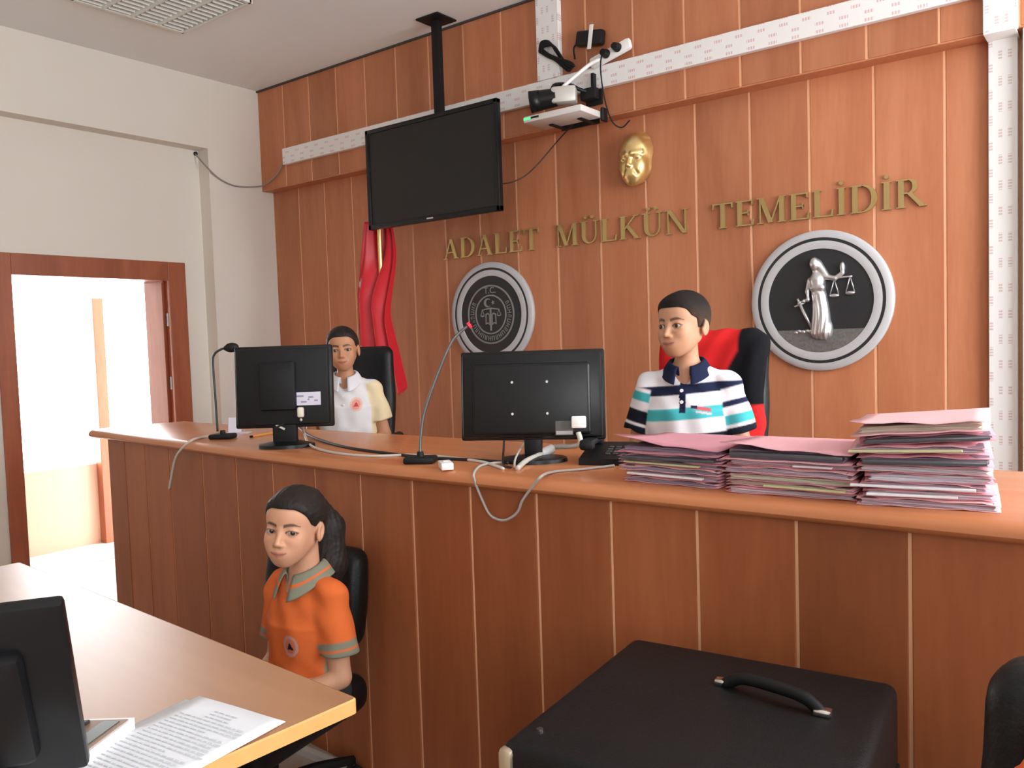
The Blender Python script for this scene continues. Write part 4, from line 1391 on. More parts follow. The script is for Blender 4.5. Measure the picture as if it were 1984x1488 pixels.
# gilded face mask
f = Field(axis((-0.13, 0.13, 0.003)), axis((-0.17, 0.012, 0.003)), axis((-0.15, 0.155, 0.003)))
MS = 1.30
def mask_fn(p):
    q = (p[0] / MS, p[1] / (MS * 0.92), p[2] / MS - 0.004)
    d = head_sdf(q, ears=False, adult=True)
    ax = np.abs(q[0])
    d = smin(d, sd_ell((ax, q[1], q[2]), (0.031, -0.075, 0.004), (0.0135, 0.0125, 0.0085)), 0.003)
    d = smin(d, sd_cone((ax, q[1], q[2]), (0.012, -0.090, 0.018), (0.046, -0.068, 0.024), 0.007, 0.006), 0.012)
    d = smax(d, -sd_cone((ax, q[1], q[2]), (0.017, -0.101, -0.030), (0.032, -0.082, -0.062), 0.003, 0.002), 0.014)
    hairl = sd_ell(q, (0, 0.008, 0.042), (0.0745, 0.0935, 0.079))
    d = smin(d, smax(hairl, 0.090 + 0.20 * np.clip(-q[0] + 0.0, -0.03, 0.05) - q[2], 0.010), 0.008)
    return np.maximum(d * MS, p[1] - 0.0)
f.put(mask_fn, (-0.13, -0.17, -0.15), (0.13, 0.01, 0.155))
mk = obj('face_mask', field_mesh('face_mask', f, None, 1), GOLD, None, (-2.135, YW - 0.001, 2.262), (0, 0, 0))
mk.scale = (0.98, 1.0, 1.0)
tag(mk, 'polished gold relief mask of a face hung above the gold letters', 'mask')

# ------------------------------------------------------------------ television hung from the ceiling
TVY = 3.56
tl, tr_, br_, bl_ = PY(698, 252, TVY), PY(955, 195, TVY), PY(975, 412, TVY), PY(722, 440, TVY)
x0, x1 = (tl.x + bl_.x) / 2, (tr_.x + br_.x) / 2
zt, zb = (tl.z + tr_.z) / 2, (bl_.z + br_.z) / 2
tv = thing('television', 'large dark flat television hung from the ceiling on a black pole', 'television', ((x0 + x1) / 2, TVY, (zt + zb) / 2))
w, hgt = x1 - x0, zt - zb
b = bm_new()
for bx_ in ((0, 0, hgt / 2 - 0.0125, w, 0.025), (0, 0, -hgt / 2 + 0.015, w, 0.03), (-w / 2 + 0.0125, 0, 0, 0.025, hgt), (w / 2 - 0.0125, 0, 0, 0.025, hgt)):
    add_box(b, (bx_[0], 0.018, bx_[2]), (bx_[3], 0.036, bx_[4]), None, 0.004)
obj('bezel', b, BLACK, tv, smooth='auto')
obj('screen', box_bm((0, 0.012, 0.0), (w - 0.045, 0.008, hgt - 0.05)), SCREEN, tv)
obj('back_shell', box_bm((0, 0.055, 0), (w - 0.06, 0.06, hgt - 0.06), 0.02), BLACK, tv, smooth='auto')
b = bm_new(); add_box(b, (0, -0.0005, -hgt / 2 + 0.016), (0.05, 0.002, 0.008), None, 0.0008, 1)
obj('maker_plate', b, SILVERP, tv)
px_ = -3.32 - tv.location.x
b = bm_new(); add_box(b, (px_, 0.20, (ZC - tv.location.z + 0.0) / 2 + 0.0), (0.045, 0.045, ZC - tv.location.z))
obj('pole', b, BLACKM, tv)
obj('ceiling_plate', box_bm((px_, 0.20, ZC - tv.location.z - 0.006), (0.17, 0.17, 0.010), 0.002), BLACKM, tv)
b = bm_new(); add_box(b, (px_, 0.135, 0.02), (0.30, 0.02, 0.30)); add_box(b, (px_, 0.16, 0.02), (0.06, 0.08, 0.22)); add_box(b, (px_, 0.105, 0.02), (0.25, 0.05, 0.05))
obj('wall_bracket', b, BLACKM, tv)

# ------------------------------------------------------------------ camera, codec box and adaptor on the bulkhead
cg = thing('security_camera', 'silver box camera with a dark round lens hood on a bracket of the wood bulkhead', 'camera', (-2.42, 3.74, 2.625))
b = bm_new()
add_cyl(b, (-0.165, -0.085, -0.03), (-0.115, -0.060, -0.024), 0.056, 0.051, 28, caps=False); add_cyl(b, (-0.115, -0.060, -0.024), (-0.04, -0.025, -0.016), 0.050, 0.046, 28)
lo = obj('lens_hood', b, BLACK, cg, smooth='auto'); solid(lo, 0.004)
b = bm_new(); add_cyl(b, (-0.13, -0.068, -0.026), (-0.108, -0.057, -0.024), 0.044, 0.044, 24)
obj('lens', b, mat('lens_glass', (0.004, 0.004, 0.006), 0.08), cg, smooth='auto')
b = bm_new(); add_box(b, (0.0, -0.008, -0.012), (0.13, 0.085, 0.085), Matrix.Rotation(0.45, 3, 'Z'), 0.012)
obj('camera_body', b, mat('camera_shell', (0.60, 0.58, 0.54), 0.4, 0.3), cg, smooth='auto')
b = bm_new()
add_tube(b, [(-0.07, -0.02, 0.03), (-0.05, -0.01, 0.055), (0.02, 0.02, 0.045), (0.06, 0.05, 0.02), (0.09, 0.10, 0.01)], 0.010, 8, 4)
add_box(b, (0.09, 0.10, 0.0), (0.09, 0.05, 0.06), None, 0.006); add_box(b, (0.11, 0.11, 0.05), (0.016, 0.03, 0.11)); add_box(b, (0.09, 0.147, 0.0), (0.10, 0.012, 0.10), None, 0.003)
obj('bracket', b, BLACKM, cg, smooth='auto')
b = bm_new(); add_tube(b, [(0.0, -0.02, 0.03), (0.04, 0.01, 0.07), (0.11, 0.06, 0.135), (0.16, 0.10, 0.17)], 0.010, 8, 5)
obj('white_cable', b, WHITE, cg, smooth=True)

cb = thing('codec_box', 'flat white set-top box with a green light under the wall camera', 'box', (-2.43, 3.72, 2.50))
b = bm_new(); add_box(b, (0, 0, 0), (0.36, 0.20, 0.035), None, 0.008)
obj('case', b, mat('warm_white_case', (0.72, 0.70, 0.68), 0.4), cb, smooth='auto')
b = bm_new(); add_box(b, (-0.155, -0.1005, 0.002), (0.045, 0.003, 0.014), None, 0.001, 1)
obj('green_light', b, mat('green_led', (0.1, 0.5, 0.2), 0.4, emit=((0.1, 0.8, 0.3), 0.6)), cb)
b = bm_new(); add_box(b, (-0.105, -0.1005, 0.003), (0.05, 0.003, 0.010))
obj('display', b, BLACK, cb)
b = bm_new(); add_box(b, (0.10, 0.09, -0.021), (0.025, 0.16, 0.006)); add_box(b, (-0.08, 0.09, -0.021), (0.025, 0.16, 0.006)); add_box(b, (0.19, 0.11, 0.0), (0.018, 0.05, 0.07), None, 0.004, 1); add_box(b, (0.01, 0.165, -0.008), (0.24, 0.010, 0.028))
obj('shelf_bracket', b, BLACKM, cb)

ps = thing('power_adaptor', 'black power adaptor taped to the bulkhead above the white power strip', 'adaptor', (-2.335, YB - 0.028, 2.925), (0, 0.16, 0))
b = bm_new(); add_box(b, (0, 0, 0), (0.165, 0.050, 0.080), None, 0.014)
obj('case', b, BLACK, ps, smooth='auto')
b = bm_new(); add_box(b, (0.015, -0.0265, 0.0), (0.024, 0.003, 0.125), None, 0.001, 1)
obj('tape_strip', b, WHITE, ps)
b = bm_new(); add_tube(b, [(-0.06, 0, -0.01), (-0.10, 0.0, -0.04), (-0.085, 0.0, -0.10)], 0.005, 6, 5)
obj('lead', b, BLACKM, ps, smooth=True)
b = bm_new()
for k in range(5):
    o_ = 0.0085 * k; y_ = YB - 0.046 - 0.004 * k
    add_tube(b, [(-2.655 + o_, y_, 2.925), (-2.640 + o_, y_, 2.972 - o_), (-2.590 + o_, y_, 2.965 - o_), (-2.545 + o_ * 0.6, y_, 2.900), (-2.500 + o_ * 0.5, y_, 2.835), (-2.455 + o_, y_, 2.790), (-2.475 + o_, y_, 2.782 + o_), (-2.545 + o_, y_, 2.850), (-2.600 + o_ * 0.8, y_, 2.885), (-2.655 + o_, y_, 2.925)], 0.0056, 6, 5)
tag(obj('cable_bundle', b, BLACKM, smooth=True), 'looped bundle of black cable on the bulkhead beside the upright white duct', 'cable')

pw = thing('power_strip', 'white power strip with two black plugs on the bulkhead above the duct', 'power strip', (-2.20, YB - 0.046, 2.79), (0, -0.24, 0))
b = bm_new(); add_box(b, (0, 0, 0.02), (0.25, 0.04, 0.062), None, 0.018)
obj('case', b, WHITE, pw, smooth='auto')
for x in (-0.015, 0.055):
    b = bm_new(); add_cyl(b, (x, -0.021, 0.022), (x, -0.060, 0.022), 0.024, 0.017, 18)
    obj('plug', b, BLACKM, pw, smooth='auto')
b = bm_new(); add_tube(b, [(-0.02, -0.055, 0.022), (-0.045, -0.065, -0.06), (-0.07, -0.05, -0.20), (-0.075, -0.02, -0.32), (-0.05, 0.02, -0.36), (0.0, 0.03, -0.34)], 0.0038, 6, 6)
obj('plug_lead', b, BLACKM, pw, smooth=True)

b = bm_new()
pts = [Vector((-2.27, 3.78, 2.50)), PY(1125, 228, 3.8), PY(1085, 268, 3.85), PY(1040, 320, 3.8), PY(1010, 345, 3.72), PY(975, 356, 3.66), PY(950, 350, 3.64)]
add_tube(b, pts, 0.0042, 6, 8)
tag(obj('television_cable', b, mat('dark_red_cable', (0.03, 0.012, 0.010), 0.5), smooth=True), 'thin dark cable sagging from the white box to the television', 'cable')
b = bm_new()
hole = PX(378, 298, LR)
add_cyl(b, hole + Vector((-0.02, 0, 0)), hole + Vector((0.012, 0, 0)), 0.014, n=14)
w1 = tag(thing('wall_cable', 'grey cable sagging from the door wall to the white duct', 'cable'), None)
obj('wall_grommet', b, BLACKM, w1, smooth='auto')
b = bm_new()
g0 = PX(378, 298, LR + 0.012)
add_tube(b, [g0, PX(402, 325, LX + 0.012), PX(425, 346, LX + 0.014), PX(455, 360, LX + 0.014), PX(490, 362, LX + 0.02), PY(512, 358, YB - 0.02), PY(535, 340, YB - 0.012), PY(548, 318, YB - 0.012)], 0.0052, 6, 6)
obj('grey_lead', b, mat('grey_cable', (0.30, 0.27, 0.25), 0.6), w1, smooth=True)

# ------------------------------------------------------------------ ceiling light
cl = thing('ceiling_light', 'square grey louvred ceiling light, switched off, near the door wall', 'lamp', (-4.19, 2.54, ZC + 0.028))
CG = mat('light_housing', (0.74, 0.74, 0.70), 0.45)
b = bm_new()
for c, s in (((0, 0.322, -0.03), (0.67, 0.022, 0.06)), ((0, -0.322, -0.03), (0.67, 0.022, 0.06)), ((0.324, 0, -0.03), (0.022, 0.65, 0.06)), ((-0.324, 0, -0.03), (0.022, 0.65, 0.06))):
    add_box(b, c, s, None, 0.002, 1)
obj('housing', b, CG, cl)
obj('back_pan', box_bm((0, 0, -0.008), (0.64, 0.64, 0.012)), CG, cl)
tube_mesh = rail_mesh = None
for k in range(4):
    y = -0.24 + 0.16 * k
    if tube_mesh is None:
        b = bm_new(); add_cyl(b, (-0.29, 0, -0.030), (0.29, 0, -0.030), 0.0125, n=14); o = obj('fluorescent_tube', b, mat('tube_white', (0.85, 0.86, 0.86), 0.3), cl, (0, y, 0), smooth='auto'); tube_mesh = o.data
    else: obj('fluorescent_tube', tube_mesh, WHITE, cl, (0, y, 0))
for k in range(5):
    y = -0.32 + 0.16 * k
    b = bm_new(); add_prism(b, [(-0.028, -0.014), (0.028, -0.014), (0.006, -0.062), (-0.006, -0.062)], -0.312, 0.312, Matrix.Rotation(PI / 2, 4, 'Z') @ Matrix.Rotation(PI / 2, 4, 'X'))
    if abs(k - 2) < 2: obj('reflector', b, CG, cl, (0, y, 0))
    else: b.free()
lm_ = None
for k in range(4):
    for j in range(13):
        if lm_ is None:
            o = obj('louvre', box_bm((0, 0, -0.045), (0.003, 0.125, 0.03)), CG, cl, (-0.29 + 0.0483 * j, -0.24 + 0.16 * k, 0)); lm_ = o.data
        else: obj('louvre', lm_, CG, cl, (-0.29 + 0.0483 * j, -0.24 + 0.16 * k, 0))

# ------------------------------------------------------------------ flag
fl = thing('flag', 'red flag hanging in folds from a brass topped pole behind the tall chair', 'flag', (-3.90, 3.77, PLZ))
b = bm_new()
add_cyl(b, (0.034, -0.012, 0.02), (0.034, -0.012, 1.62), 0.013, n=16)
obj('pole', b, mat('pole_white', (0.72, 0.68, 0.66), 0.35), fl, smooth='auto')
b = bm_new(); add_cyl(b, (0.034, -0.012, 1.46), (0.034, -0.012, 1.86), 0.0150, n=16); add_ball(b, (0.034, -0.012, 1.90), 0.03)
obj('finial', b, GOLD, fl, smooth='auto')
b = bm_new(); add_lathe(b, [(0, 0), (0.16, 0), (0.16, 0.012), (0.03, 0.03), (0.018, 0.06), (0, 0.06)], 32)
obj('base', b, STEEL, fl, smooth='auto')
nu, nv = 90, 46
FRED, FWH = np.array(srgb(206, 22, 38)), np.array(srgb(235, 225, 225))
G = np.zeros((nu, nv, 3)); C = np.zeros((nu, nv, 3))
zt_, = (1.82,)
for i in range(nu):
    u = i / (nu - 1)
    for j in range(nv):
        v = j / (nv - 1)
        spread = 0.045 + 0.125 * v ** 0.8
        lean = 0.10 * v ** 1.3
        ph = u * 2 * PI * 2.6
        x = -0.035 - 0.095 * min(1.0, v * 1.7) + u * (0.095 + 0.30 * v ** 0.9) + 0.018 * math.sin(ph + 0.5) * (0.3 + v)
        y = -0.055 + (0.012 + 0.050 * v) * math.sin(ph) - 0.02
        drop = 0.78 + 0.24 * max(0.0, (u - 0.45) / 0.55) ** 0.7
        z = zt_ - drop * v - 0.06 * u * v - 0.02 * math.sin(ph * 0.5) * v
        # the slit between the two falls lets the pole show at the top
        vq = min(1.0, max(0.0, (0.62 - v) / 0.5)); vq = vq * vq * (3 - 2 * vq)
        gap = vq / (1 + math.exp(-(u - 0.27) / 0.03))
        y += gap * 0.125; x += gap * 0.020
        G[i, j] = (x, y, z); C[i, j] = FRED
        if (u - 0.05) ** 2 / 0.0016 + (v - 0.50) ** 2 / 0.004 < 1: C[i, j] = FWH
fc_ = obj('flag_cloth', grid_mesh('flag_cloth', G, C), mat('flag_satin', attr='Col', rough=0.42, spec=0.4, sheen=0.3), fl)
solid(fc_, 0.002)

# ------------------------------------------------------------------ things on the bench
def right_vec(a):
    """unit vector to the viewer's right turned by a about the vertical"""
    v = Vector((_r[0], _r[1], 0)); return Matrix.Rotation(a, 3, 'Z') @ v


def monitor(label, loc, ang, w, h, zbot, tilt, stand, name='monitor'):
    """seen from behind: local x to the viewer's right, local -y towards the viewer (its back)"""
    t = thing(name, label, 'monitor', loc, (0, 0, ang))
    T = Matrix.Translation((0, 0, zbot + h / 2)) @ Matrix.Rotation(tilt, 4, 'X')
    b = bm_new(); add_box(b, (0, 0.006, 0), (w, 0.024, h), None, 0.006); bmesh.ops.transform(b, matrix=T, verts=b.verts[:])
    obj('panel_frame', b, BLACK, t, smooth='auto')
    b = bm_new(); add_box(b, (0, 0.0185, 0), (w - 0.03, 0.002, h - 0.035)); bmesh.ops.transform(b, matrix=T, verts=b.verts[:])
    obj('screen', b, SCREEN, t)
    return t, T


m1p = PZ(556, 866, BZ); m1a = math.radians(37)
m1, T = monitor('squarish black monitor seen from behind with a white sticker, before the girl in white', m1p, m1a, 0.345, 0.288, 0.070, math.radians(-4), 0)
b = bm_new(); add_box(b, (0, -0.014, 0), (0.325, 0.025, 0.268), None, 0.008); add_box(b, (-0.012, -0.034, 0.002), (0.125, 0.026, 0.170), None, 0.008)
for k in range(5): add_box(b, (-0.012, -0.047, 0.060 + 0.006 * k), (0.10, 0.002, 0.0025))
bmesh.ops.transform(b, matrix=T, verts=b.verts[:]); obj('back_shell', b, BLACKM, m1, smooth='auto')
b = bm_new(); add_box(b, (0.088, -0.0275, -0.045), (0.092, 0.0015, 0.046)); bmesh.ops.transform(b, matrix=T, verts=b.verts[:])
stk = obj('sticker', b, mat('lilac_sticker', (0.68, 0.66, 0.78), 0.5), m1)
b = bm_new()
for k, (x, z, w_) in enumerate(((0.062, -0.036, 0.026), (0.100, -0.040, 0.018), (0.118, -0.052, 0.012), (0.075, -0.056, 0.02), (0.092, -0.048, 0.006))): add_box(b, (x, -0.0285, z), (w_, 0.0006, 0.006))
bmesh.ops.transform(b, matrix=T, verts=b.verts[:]); obj('sticker_print', b, mat('faded_print', (0.30, 0.28, 0.42), 0.6), stk)
b = bm_new(); add_box(b, (0.0, -0.010, 0.065), (0.085, 0.030, 0.13), None, 0.006); add_box(b, (-0.01, -0.040, 0.080), (0.036, 0.003, 0.007), Matrix.Rotation(-0.5, 3, 'Y'))
obj('stand_neck', b, BLACKM, m1, smooth='auto')
b = bm_new(); add_cyl(b, (0, 0.0, 0.0), (0, 0.0, 0.012), 0.10, 0.098, 40); add_cyl(b, (0, 0, 0.012), (0, 0, 0.022), 0.094, 0.05, 40)
bmesh.ops.transform(b, matrix=Matrix.Diagonal((1, 0.72, 1, 1)), verts=b.verts[:]); obj('stand_base', b, BLACK, m1, smooth='auto')
b = bm_new(); add_box(b, (-0.012, -0.0275, 0.074), (0.034, 0.0015, 0.007), Matrix.Rotation(0.5, 3, 'Y')); obj('cable_clip', b, CREAM, m1)
b = bm_new(); add_box(b, (0.066, -0.040, -0.092), (0.022, 0.020, 0.036), None, 0.006); bmesh.ops.transform(b, matrix=T, verts=b.verts[:])
obj('cable_plug', b, CREAM, m1, smooth='auto')

m2p = PZ(1035, 893, BZ); m2a = math.radians(28)
m2, T = monitor('wide black monitor seen from behind with four screws, in the middle of the bench', m2p, m2a, 0.418, 0.258, 0.062, math.radians(-6), 0)
b = bm_new(); add_box(b, (0, -0.012, 0.0), (0.405, 0.022, 0.245), None, 0.010); add_box(b, (0, -0.026, -0.012), (0.340, 0.022, 0.205), None, 0.010, 3)
bmesh.ops.transform(b, matrix=T, verts=b.verts[:]); bs2 = obj('back_shell', b, BLACK, m2, smooth='auto')
sm = None
for x in (-0.052, 0.048):
    for z in (0.036, -0.054):
        b = bm_new(); add_cyl(b, (x, -0.037, z), (x, -0.040, z), 0.0038, n=10); bmesh.ops.transform(b, matrix=T, verts=b.verts[:])
        obj('screw', b, CHROME, bs2, smooth='auto')
b = bm_new(); add_box(b, (0.095, -0.0375, -0.096), (0.050, 0.001, 0.040)); bmesh.ops.transform(b, matrix=T, verts=b.verts[:])
obj('grey_label', b, mat('label_grey', (0.10, 0.10, 0.10), 0.6), m2)
b = bm_new(); add_box(b, (0.095, -0.0383, -0.109), (0.046, 0.001, 0.010)); bmesh.ops.transform(b, matrix=T, verts=b.verts[:])
obj('pale_label', b, mat('label_pale', (0.42, 0.40, 0.40), 0.6), m2)
b = bm_new(); add_box(b, (0.0, -0.004, 0.055), (0.052, 0.022, 0.115), None, 0.004)
obj('stand_neck', b, BLACK, m2, smooth='auto')
b = bm_new(); add_cyl(b, (0, 0, 0), (0, 0, 0.010), 0.098, 0.095, 40); add_cyl(b, (0, 0, 0.010), (0, 0, 0.018), 0.090, 0.04, 40)
bmesh.ops.transform(b, matrix=Matrix.Diagonal((1, 0.8, 1, 1)), verts=b.verts[:]); obj('stand_base', b, BLACK, m2, smooth='auto')
b = bm_new(); add_box(b, (0.137, -0.050, -0.080), (0.040, 0.026, 0.034), None, 0.004); bmesh.ops.transform(b, matrix=T, verts=b.verts[:])
obj('video_plug', b, WHITE, m2, smooth='auto')


def mic(label, base, pts, head, led=False, br=0.04):
    t = thing('gooseneck_microphone', label, 'microphone', base, group='bench microphones')
    b = bm_new(); add_box(b, (0, 0, 0.010), (br * 2.3, br * 1.7, 0.020), None, 0.007); add_cyl(b, (0, 0, 0.018), (0, 0, 0.034), 0.012, 0.009, 16)
    obj('base', b, BLACKM, t, rot=(0, 0, math.radians(30)), smooth='auto')
    b = bm_new(); add_tube(b, pts, 0.0046, 8, 8)
    obj('gooseneck', b, mat('gooseneck_grey', (0.05, 0.055, 0.06), 0.4, 0.4) if not led else mat('gooseneck_steel', (0.16, 0.15, 0.15), 0.35, 0.6), t, smooth=True)
    a, c = Vector(head[0]), Vector(head[1])
    b = bm_new(); add_cyl(b, a, c, 0.010 if not led else 0.006, n=14); add_ball(b, a, 0.010 if not led else 0.006); 
    if not led: add_ball(b, c, 0.019, (1.5, 1, 1), Vector((1, 0, 0)).rotation_difference((c - a).normalized()).to_matrix())
    else: add_ball(b, c, 0.0075)
    obj('capsule', b, BLACKM, t, smooth=True)
    if led:
        b = bm_new(); d = (c - a).normalized()
        add_cyl(b, a - d * 0.001, a + d * 0.007, 0.0092, n=18)
        obj('red_light_ring', b, mat('red_led', (0.8, 0.02, 0.03), 0.3, emit=((1.0, 0.01, 0.02), 1.6)), t, smooth='auto')
    return t


b0 = PZ(432, 850, BZ)
rv, up = right_vec(0), Vector((0, 0, 1))
mic('thin dark gooseneck microphone bent over at the top, at the bench end near the door', b0,
    [Vector((0, 0, 0.03)) - rv * 0.02, up * 0.16 - rv * 0.022, up * 0.30 - rv * 0.024, up * 0.335 - rv * 0.015, up * 0.352 + rv * 0.010, up * 0.356 + rv * 0.03],
    (up * 0.356 + rv * 0.03, up * 0.358 + rv * 0.052))
b1 = PZ(815, 897, BZ)
def rel(px, py, depth_shift=0.0):
    d = ray(px, py); n = Vector(FWD); t = (b1 - Vector((0, 0, CAM_H))).dot(n) + depth_shift
    return Vector((0, 0, CAM_H)) + Vector(d) * t - b1
mic('steel gooseneck microphone with a lit red ring leaning past the seal', b1,
    [Vector((0, 0, 0.03)), rel(815, 850), rel(822, 800), rel(846, 730), rel(872, 668), rel(890, 645), rel(908, 631)],
    (rel(908, 631), rel(916, 625)), True)

b = bm_new(); 
wb_ = thing('switch_box', 'small white plastic box in front of the microphone with the red light', 'box', PZ(864, 908, BZ), (0, 0, math.radians(50)))
obj('case', box_bm((0, 0, 0.010), (0.034, 0.070, 0.020), 0.003), WHITE, wb_, smooth='auto')
obj('rocker', box_bm((0, 0.010, 0.0208), (0.014, 0.022, 0.0016), 0.0005, seg=1), WHITE, wb_)

ph = thing('telephone', 'black desk telephone beside the pink folders', 'telephone', PZ(1180, 893, BZ), (0, 0, math.radians(20)))
b = bm_new(); add_prism(b, [(-0.10, 0.0), (0.10, 0.0), (0.10, 0.055), (-0.10, 0.022)], -0.08, 0.08, Matrix.Rotation(PI / 2, 4, 'Z') @ Matrix.Rotation(PI / 2, 4, 'X'))
obj('body', b, BLACKM, ph)
b = bm_new(); add_box(b, (-0.055, 0.0, 0.075), (0.045, 0.20, 0.025), None, 0.010); add_box(b, (-0.055, -0.08, 0.066), (0.046, 0.045, 0.030), None, 0.010); add_box(b, (-0.055, 0.08, 0.066), (0.046, 0.045, 0.030), None, 0.010)
obj('handset', b, BLACKM, ph, smooth='auto')
kb = None
for i in range(3):
    for j in range(4):
        zz = 0.0385 + 0.165 * (0.03 - 0.025 * j)
        if kb is None: o = obj('key', box_bm((0, 0, 0), (0.016, 0.012, 0.006), 0.0015, seg=1), mat('key_grey', (0.06, 0.06, 0.06), 0.5), ph, (0.005 + 0.024 * i, 0.03 - 0.025 * j, zz + 0.002)); kb = o.data
        else: obj('key', kb, BLACKM, ph, (0.005 + 0.024 * i, 0.03 - 0.025 * j, zz + 0.002))

ph.scale = (0.86, 0.86, 0.80)
# paper slip, notebook and pencil near the first monitor
b = bm_new(); add_box(b, (0, 0, 0.032), (0.055, 0.002, 0.064), Matrix.Rotation(-0.25, 3, 'X'))
add_box(b, (0.02, -0.035, 0.0015), (0.10, 0.07, 0.002))
tag(obj('folded_card', b, mat('lilac_paper', (0.70, 0.66, 0.74), 0.8), None, PZ(456, 838, BZ), (0, 0, math.radians(37))), 'folded lilac white card standing beside the squarish monitor', 'card')
p0, p1 = PZ(489, 848, BZ) + up * 0.005, PZ(535, 840, BZ) + up * 0.005
pn = thing('pencil', 'yellow pencil lying on the bench by the monitor stand', 'pencil', p0)
d = p1 - p0
b = bm_new(); add_cyl(b, d * 0.0, d * 0.9, 0.0042, n=6); obj('shaft', b, mat('pencil_yellow', srgb(226, 160, 70), 0.45), pn)
b = bm_new(); add_cyl(b, d * 0.9, d, 0.0042, 0.0006, n=6); obj('tip', b, W_EDGE, pn)
b = bm_new(); add_cyl(b, d * -0.08, d * 0.0, 0.0046, n=10); obj('eraser', b, BLACKM, pn)


def cable(name, label, pts, r, m, n=8):
    b = bm_new(); add_tube(b, pts, r, 8, n)
    return tag(obj(name, b, m, smooth=True), label, 'cable')


top = lambda px, py, dz=0.004: PZ(px, py, BZ) + up * dz
fy_ = lambda px, py, d=0.034: (lambda X: PY(px, py, face_y(X) - d))(PY(px, py, 1.72)[0])
DKC = mat('black_cable', (0.015, 0.015, 0.016), 0.5)
LTC = mat('ivory_cable', (0.62, 0.58, 0.52), 0.5)
GYC = mat('pale_grey_cable', (0.45, 0.42, 0.40), 0.5)
cable('microphone_cable', 'white cable hanging over the bench front near the door end', [top(425, 846), top(395, 849), top(372, 855), fy_(350, 872, 0.036), fy_(338, 895, 0.030), fy_(328, 948, 0.02)], 0.0052, LTC)
cable('black_cable', 'black cable trailing along the bench from the squarish monitor to the wide one', [top(575, 838, 0.03), top(600, 849, 0.010), top(650, 864), top(700, 874), top(770, 883), top(830, 890), top(900, 893), top(960, 897), top(985, 900)], 0.0050, DKC)
cable('video_cable', 'ivory cable dropping from the squarish monitor and lying along the bench', [m1.matrix_basis @ (T.translation * 0 + Vector((0.066, -0.046, 0.100))), top(590, 850, 0.02), top(603, 868, 0.008), top(650, 880), top(720, 886), top(790, 884), top(850, 887), top(930, 897), top(975, 911)], 0.0046, LTC)
q = m2.matrix_basis @ Vector((0.135, -0.060, 0.088))
cable('monitor_cable', 'thick ivory cable curving from the white plug of the wide monitor to the bench', [q, q + Vector((0.0, 0.0, -0.035)), top(1075, 886, 0.030), top(1052, 893, 0.022), top(1020, 901, 0.012), top(1003, 912, 0.006)], 0.0075, LTC)
b = bm_new(); 
a_, c_ = top(1048, 893, 0.022), top(1070, 889, 0.030)
add_cyl(b, a_, c_, 0.013, n=16)
tag(obj('ferrite_bead', b, WHITE, smooth='auto'), 'white ferrite bead on the thick ivory cable', 'cable bead')
cable('power_cable', 'black lead dropping from the wide monitor to the bench', [m2.matrix_basis @ Vector((-0.075, -0.035, 0.10)), top(980, 860, 0.06), top(976, 885, 0.02), top(975, 903), top(990, 908)], 0.0035, DKC)
cable('network_cable', 'pale grey cable looping down over the bench front below the wide monitor', [top(1190, 905), top(1130, 912), top(1075, 917), fy_(1050, 922, 0.040), fy_(1030, 945, 0.040), fy_(1012, 970, 0.036), fy_(1004, 990, 0.03), fy_(990, 1003, 0.028), fy_(972, 1008, 0.026), fy_(950, 998, 0.026), fy_(935, 970, 0.030), fy_(921, 935, 0.040), fy_(918, 918, 0.040), top(930, 906), top(955, 900), top(975, 899)], 0.0036, GYC)
cable('loose_cable', 'thin pale cable arching over the base of the wide monitor', [top(997, 908), top(1000, 900, 0.02), top(1020, 888, 0.05), top(1045, 880, 0.055), top(1056, 878, 0.05)], 0.0030, LTC)

# ------------------------------------------------------------------ case folders in three stacks
PINK = [srgb(228, 168, 176), srgb(216, 150, 162), srgb(232, 180, 184), srgb(205, 140, 152)]
COVM = [mat('pink_card_%s' % 'abcd'[i], c, 0.75, noise=0.06, nscale=30) for i, c in enumerate(PINK)]
SLV = mat('grey_sleeve', (0.085, 0.085, 0.10), 0.28)
LEAFM = {}


def leaf_mat(i):
    if i in LEAFM: return LEAFM[i]
    base = [srgb(196, 176, 190), srgb(210, 194, 202), srgb(206, 198, 180), srgb(160, 146, 164), srgb(222, 214, 222)][i]
    m = bpy.data.materials.new('paper_block'); m.use_nodes = True
    nt = m.node_tree; b = nt.nodes['Principled BSDF']; b.inputs['Roughness'].default_value = 0.8
    tc = nt.nodes.new('ShaderNodeTexCoord'); mp = nt.nodes.new('ShaderNodeMapping'); mp.inputs['Scale'].default_value = (3, 3, 700)
    n = nt.nodes.new('ShaderNodeTexNoise'); n.inputs['Scale'].default_value = 1.0; n.inputs['Detail'].default_value = 2
    nt.links.new(tc.outputs['Object'], mp.inputs['Vector']); nt.links.new(mp.outputs['Vector'], n.inputs['Vector'])
    cr = nt.nodes.new('ShaderNodeValToRGB')
    cr.color_ramp.elements[0].position = 0.32; cr.color_ramp.elements[0].color = (*[c * 0.40 for c in base], 1)
    cr.color_ramp.elements[1].position = 0.62; cr.color_ramp.elements[1].color = (*base, 1)
    nt.links.new(n.outputs['Fac'], cr.inputs['Fac']); nt.links.new(cr.outputs['Color'], b.inputs['Base Color'])
    LEAFM[i] = m
    return m


